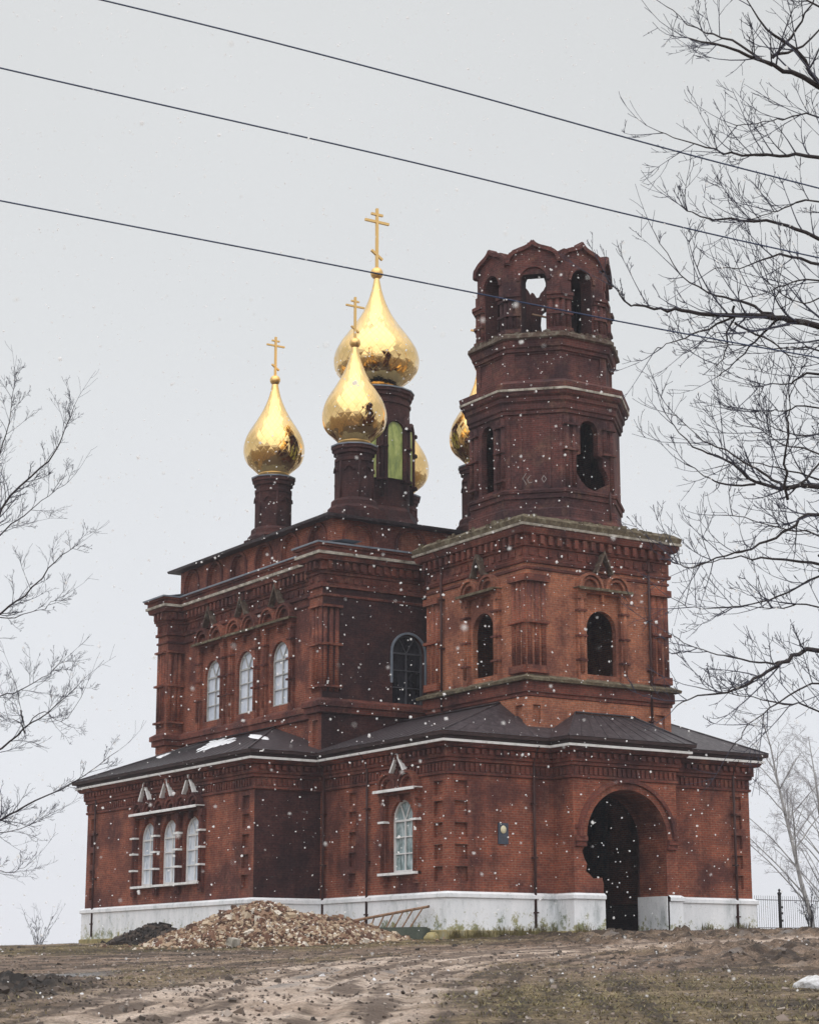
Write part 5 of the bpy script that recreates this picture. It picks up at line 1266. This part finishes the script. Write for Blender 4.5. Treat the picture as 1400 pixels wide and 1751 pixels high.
def rtree():
    top = [g0 - Vector((0, 0, .3)), ray_at(1752, 1200, DR), ray_at(1745, 900, DR), ray_at(1735, 500, DR), ray_at(1728, 100, DR), ray_at(1738, -300, DR)]
    L = [
        ([(1740, 480), (1570, 260), (1400, 148), (1320, 112), (1240, 80), (1170, 62)], .075), ([(1400, 148), (1365, 92), (1310, 48), (1270, -10)], .05),
        ([(1320, 112), (1250, 70), (1190, 50), (1140, 10)], .03), ([(1730, 560), (1560, 330), (1400, 268), (1330, 268), (1250, 262), (1190, 248), (1125, 225)], .05),
        ([(1735, 660), (1540, 470), (1400, 408), (1330, 382), (1250, 376), (1195, 372), (1162, 350)], .05), ([(1400, 452), (1330, 435), (1280, 452), (1215, 462)], .03),
        ([(1740, 820), (1570, 610), (1400, 558), (1325, 543), (1250, 540), (1180, 532), (1130, 527), (1075, 520), (1048, 490)], .075),
        ([(1325, 543), (1275, 517), (1225, 505), (1165, 470), (1120, 405)], .035), ([(1255, 541), (1195, 568), (1150, 585), (1118, 598)], .025), ([(1330, 545), (1290, 585), (1255, 620), (1225, 645)], .025),
        ([(1740, 900), (1570, 720), (1400, 640), (1350, 655), (1290, 660)], .045),
        ([(1740, 1050), (1560, 880), (1400, 832), (1345, 834), (1290, 825), (1240, 785), (1185, 762), (1142, 720)], .065), ([(1345, 834), (1310, 812), (1240, 770), (1190, 745), (1150, 705)], .03), ([(1290, 828), (1240, 828), (1205, 812), (1170, 790)], .025),
        ([(1560, 880), (1470, 860), (1400, 822), (1330, 800), (1270, 790), (1220, 800)], .03),
        ([(1740, 1120), (1560, 930), (1400, 882), (1350, 905), (1300, 932), (1240, 950), (1180, 970), (1150, 960)], .045), ([(1400, 965), (1320, 955), (1250, 955), (1190, 965)], .03),
        ([(1560, 930), (1480, 960), (1400, 985), (1330, 1020), (1270, 1035), (1200, 1040), (1160, 1030)], .03),
        ([(1740, 1260), (1570, 1140), (1400, 1112), (1345, 1128), (1300, 1155), (1255, 1180), (1190, 1190), (1150, 1210)], .06), ([(1345, 1128), (1310, 1132), (1250, 1125), (1200, 1110), (1150, 1088)], .025),
        ([(1570, 1140), (1470, 1170), (1400, 1168), (1330, 1200), (1280, 1240), (1250, 1280)], .03),
        ([(1730, 300), (1580, 60), (1480, -60), (1390, -120)], .06), ([(1730, 420), (1600, 190), (1480, 60), (1380, 0), (1300, -60)], .05),
        ([(1730, 720), (1560, 540), (1440, 500), (1370, 520), (1310, 480)], .035), ([(1740, 980), (1560, 780), (1440, 740), (1370, 745), (1300, 720)], .04),
    ]
    rg = random.Random(5)
    for y in (200, 345, 480, 600, 700, 775, 915, 1040, 1215):
        xe = rg.uniform(1190, 1290); dy = rg.uniform(-60, 40); L.append(([(1740, y + 260), (1570, y + 90), (1400, y), (1340, y + dy * .3), ((xe + 1340) / 2, y + dy * .7), (xe, y + dy)], .026))
    return top, [lim(a, DR, r=r * .82, seed=i) for i, (a, r) in enumerate(L)]
def around(L, trunk, seed, step=2):
    """the limbs of the far sides of the crown"""
    rg = random.Random(seed); o = list(L)
    for k, (pts, r) in enumerate(L):
        if (pts[0] - min(trunk, key=lambda q: (Vector(q) - pts[0]).length)).length > 4.5 or k % step: continue
        for sg in (1, -1):
            a = R(rg.uniform(100, 165)) * sg; c = Vector((pts[0].x, pts[0].y, 0)); m = Matrix.Rotation(a, 3, 'Z'); sc = rg.uniform(.55, .85)
            o.append(([c + m @ ((p - c) * sc) + Vector((0, 0, p.z * (1 - sc) + rg.uniform(-.2, .2))) - Vector((0, 0, 0)) for p in pts], r))
    return o
top, L = rtree(); L = around(L, top, 4)
twig_tree('bare_tree', top, [.42, .34, .28, .20, .12, .03], L, 21, 'large bare tree whose dark branches reach in from the right edge', dens=.74, tw=.0070, lv=(1.55, .45), hook=1.3)
DL = 42.0
def ltree():
    g = ground_at(-260, DL); top = [g - Vector((0, 0, .3)), ray_at(-250, 1500, DL), ray_at(-240, 1200, DL), ray_at(-225, 900, DL), ray_at(-205, 500, DL)]
    L = [
        ([(-225, 1150), (-90, 1000), (0, 902), (34, 848), (97, 788), (123, 743), (142, 692)], .06), ([(-235, 1250), (-90, 1110), (0, 1057), (57, 1017), (108, 960), (145, 931)], .05),
        ([(-240, 1400), (-100, 1330), (0, 1290), (57, 1245), (108, 1211), (154, 1165)], .05), ([(-245, 1500), (-100, 1450), (0, 1408), (57, 1378), (137, 1339), (217, 1284)], .055),
        ([(-90, 1000), (0, 926), (45, 890), (86, 857), (134, 823)], .03), ([(-225, 1000), (-90, 880), (0, 802), (25, 740), (38, 665)], .045), ([(-225, 1300), (-90, 1235), (0, 1196), (50, 1180), (97, 1153), (120, 1130)], .03),
        ([(0, 1057), (40, 1055), (90, 1040), (108, 1025)], .02), ([(-100, 1450), (0, 1425), (50, 1418), (100, 1390)], .025), ([(-100, 1530), (0, 1490), (30, 1492), (62, 1480)], .02), ([(57, 1245), (90, 1215), (120, 1235), (160, 1180)], .02),
    ]
    L = [([(x - 14 if x > -50 else x, y) for x, y in a], r) for a, r in L]
    return top, [lim(a, DL, r=r * .7, seed=i + 40) for i, (a, r) in enumerate(L)]
top, L = ltree(); L = around(L, top, 8)
twig_tree('bare_tree', top, [.34, .28, .22, .14, .03], L, 33, 'bare tree with upswept branches reaching in from the left edge', dens=1.15, tw=.0050, lv=(1.1, .4), hook=1.0)
# distant birches and bushes
def birch(px, s, h, lean, seed, lab, r=.16):
    b = ground_at(px, s); rng = random.Random(seed); n = 7
    pts = [b + RGT * (lean * (k / n) ** 1.1 * h) + Vector((rng.gauss(0, .06), rng.gauss(0, .06), h * k / n)) for k in range(n + 1)]
    rad = [r * (1 - .85 * k / n) for k in range(n + 1)]; L = []
    for k in range(26):
        t = rng.uniform(.18, .98); i = min(int(t * n), n - 1); q = pts[i].lerp(pts[i + 1], t * n - i); a = rng.uniform(0, 6.28); l = (1.15 - t) * h * .30 + .6
        e = q + Vector((math.cos(a) * l * .75, math.sin(a) * l * .75, l * .8)); m_ = q.lerp(e, .5) + Vector((0, 0, l * .04)); L.append(([q, m_, e, e + Vector((math.cos(a) * .3, math.sin(a) * .3, -.15))], rad[i] * .4))
    return twig_tree('birch_tree', [tuple(p) for p in pts], rad, L, seed, lab, 'birchtwig', 'birch', hook=-.5, dens=.8, tw=.008, group='birches behind the railing', lv=(1.6, .6), up=.2)
birch(1398, 118, 13.5, -.20, 61, 'birch leaning left beyond the railing, the nearer of the pair')
birch(1432, 132, 14.5, -.08, 62, 'upright birch at the right edge behind the leaning one', .15)
def bush(px, s, h, seed, lab, n=9):
    b = ground_at(px, s); rng = random.Random(seed); L = []
    for k in range(n):
        a = rng.uniform(0, 6.28); sp = rng.uniform(.05, .45); L.append(([b, b + Vector((math.cos(a) * sp * h * .4, math.sin(a) * sp * h * .4, h * .5)), b + Vector((math.cos(a) * sp * h, math.sin(a) * sp * h, h * rng.uniform(.75, 1)))], .02))
    o = twig_tree('bare_bush', [tuple(b), tuple(b + Vector((0, 0, .3)))], [.06, .03], L, seed, lab, 'twig', 'bark', dens=.8, tw=.008, lv=(.5, .2)); o['category'] = 'bush'
bush(64, 104, 2.0, 71, 'small leafless bush on the skyline left of the church')
bush(1388, 88, 2.2, 72, 'dark scrubby bush behind the railing at the right edge')

# ------------------------------------------------------------------ overhead cables
for k, (pts, dpt, lab) in enumerate((
    ([(-600, -175), (183, 2), (700, 133), (1120, 249), (1400, 322), (2100, 500), (4200, 960)], 24.0, 'topmost of three thin overhead cables crossing the sky'),
    ([(-700, -50), (0, 116), (640, 262), (1100, 373), (1400, 441), (2100, 590), (4200, 960)], 24.4, 'middle of three overhead cables, passing just above the tallest cross'),
    ([(-700, 205), (0, 343), (600, 459), (1050, 548), (1400, 612), (2100, 735), (4200, 1020)], 24.8, 'lowest of three overhead cables, crossing in front of the golden ball and the tower'))):
    P = [ray_at(px, py, dpt + (px - 700) * .0012) for px, py in pts]; o_ = []
    for i in range(len(P) - 1):
        p0, p1, p2, p3 = P[max(i - 1, 0)], P[i], P[i + 1], P[min(i + 2, len(P) - 1)]
        for j in range(8):
            t = j / 8; o_.append(.5 * (2 * p1 + (p2 - p0) * t + (2 * p0 - 5 * p1 + 4 * p2 - p3) * t * t + (3 * p1 - p0 - 3 * p2 + p3) * t ** 3))
    o_.append(P[-1]); c = MB(); c.tube(o_, [.0095] * len(o_), 6); ob = c.build('overhead_cable', 'cable'); tag(ob, lab, 'cable', 'overhead cables')

# ------------------------------------------------------------------ falling snow
def snowfall():
    rng = np.random.default_rng(99); n = 12500
    # a box of air between the viewer and the church
    s = rng.uniform(3.5, 66, n); t = rng.uniform(-1, 1, n) * (s * .24 + 1); z = rng.uniform(-3, 1, n) + rng.uniform(0, 1, n) * s * .52
    x = CAM.x + s * FWD.x + t * RGT.x; y = CAM.y + s * FWD.y + t * RGT.y; ok = z > hgt(x, y); x, y, z = x[ok], y[ok], z[ok]
    n = len(x); size = rng.uniform(.2, 1, n) ** 2.2 * np.interp(s[ok], [3.5, 10, 30, 66], [.004, .006, .013, .022]) * (1 + .8 * (rng.uniform(0, 1, n) < .04))
    sz = size[:, None] * rng.uniform(.6, 1.2, (n, 3)); v, q = chunk_mesh(np.stack([x, y, z], -1), sz, rng); return v, q
sv_, sq_ = snowfall(); m, t, b = mat('snowflakes'); b.inputs['Base Color'].default_value = (.9, .9, .92, 1); b.inputs['Roughness'].default_value = .8; b.inputs['Subsurface Weight'].default_value = 0.0
tr = t.nodes.new('ShaderNodeBsdfTransparent'); mx = t.nodes.new('ShaderNodeMixShader'); mx.inputs[0].default_value = .35
tl = t.nodes.new('ShaderNodeBsdfTranslucent'); tl.inputs[0].default_value = (1, 1, 1, 1); mx0 = t.nodes.new('ShaderNodeMixShader'); mx0.inputs[0].default_value = .5
b.inputs['Base Color'].default_value = (1, 1, 1, 1); b.inputs['Specular IOR Level'].default_value = 0
t.links.new(b.outputs[0], mx0.inputs[1]); t.links.new(tl.outputs[0], mx0.inputs[2]); t.links.new(mx0.outputs[0], mx.inputs[1]); t.links.new(tr.outputs[0], mx.inputs[2]); t.links.new(mx.outputs[0], t.nodes['Material Output'].inputs['Surface'])
M['flake'] = m
so = mesh_np('falling_snow', sv_, sq_, ['flake'], (), False); tag(so, 'white snowflakes falling through the air before the church', 'snowflakes', kind='stuff')

# ------------------------------------------------------------------ snowy air
hz = MB(); hz.box(-420, 620, -320, 760, -16, 45)
ho = hz.build('haze', 'dark'); ho.data.materials.clear()
hmt = bpy.data.materials.new('snowy_air'); hmt.use_nodes = True; ht = hmt.node_tree; ht.nodes.clear()
ho_ = ht.nodes.new('ShaderNodeOutputMaterial'); pv = ht.nodes.new('ShaderNodeVolumePrincipled'); pv.inputs['Color'].default_value = (.90, .92, 1.0, 1); pv.inputs['Density'].default_value = 0.0004
ht.links.new(pv.outputs[0], ho_.inputs['Volume']); ho.data.materials.append(hmt)
tag(ho, 'thin pale snowy air softening distant trees', 'haze', kind='stuff')
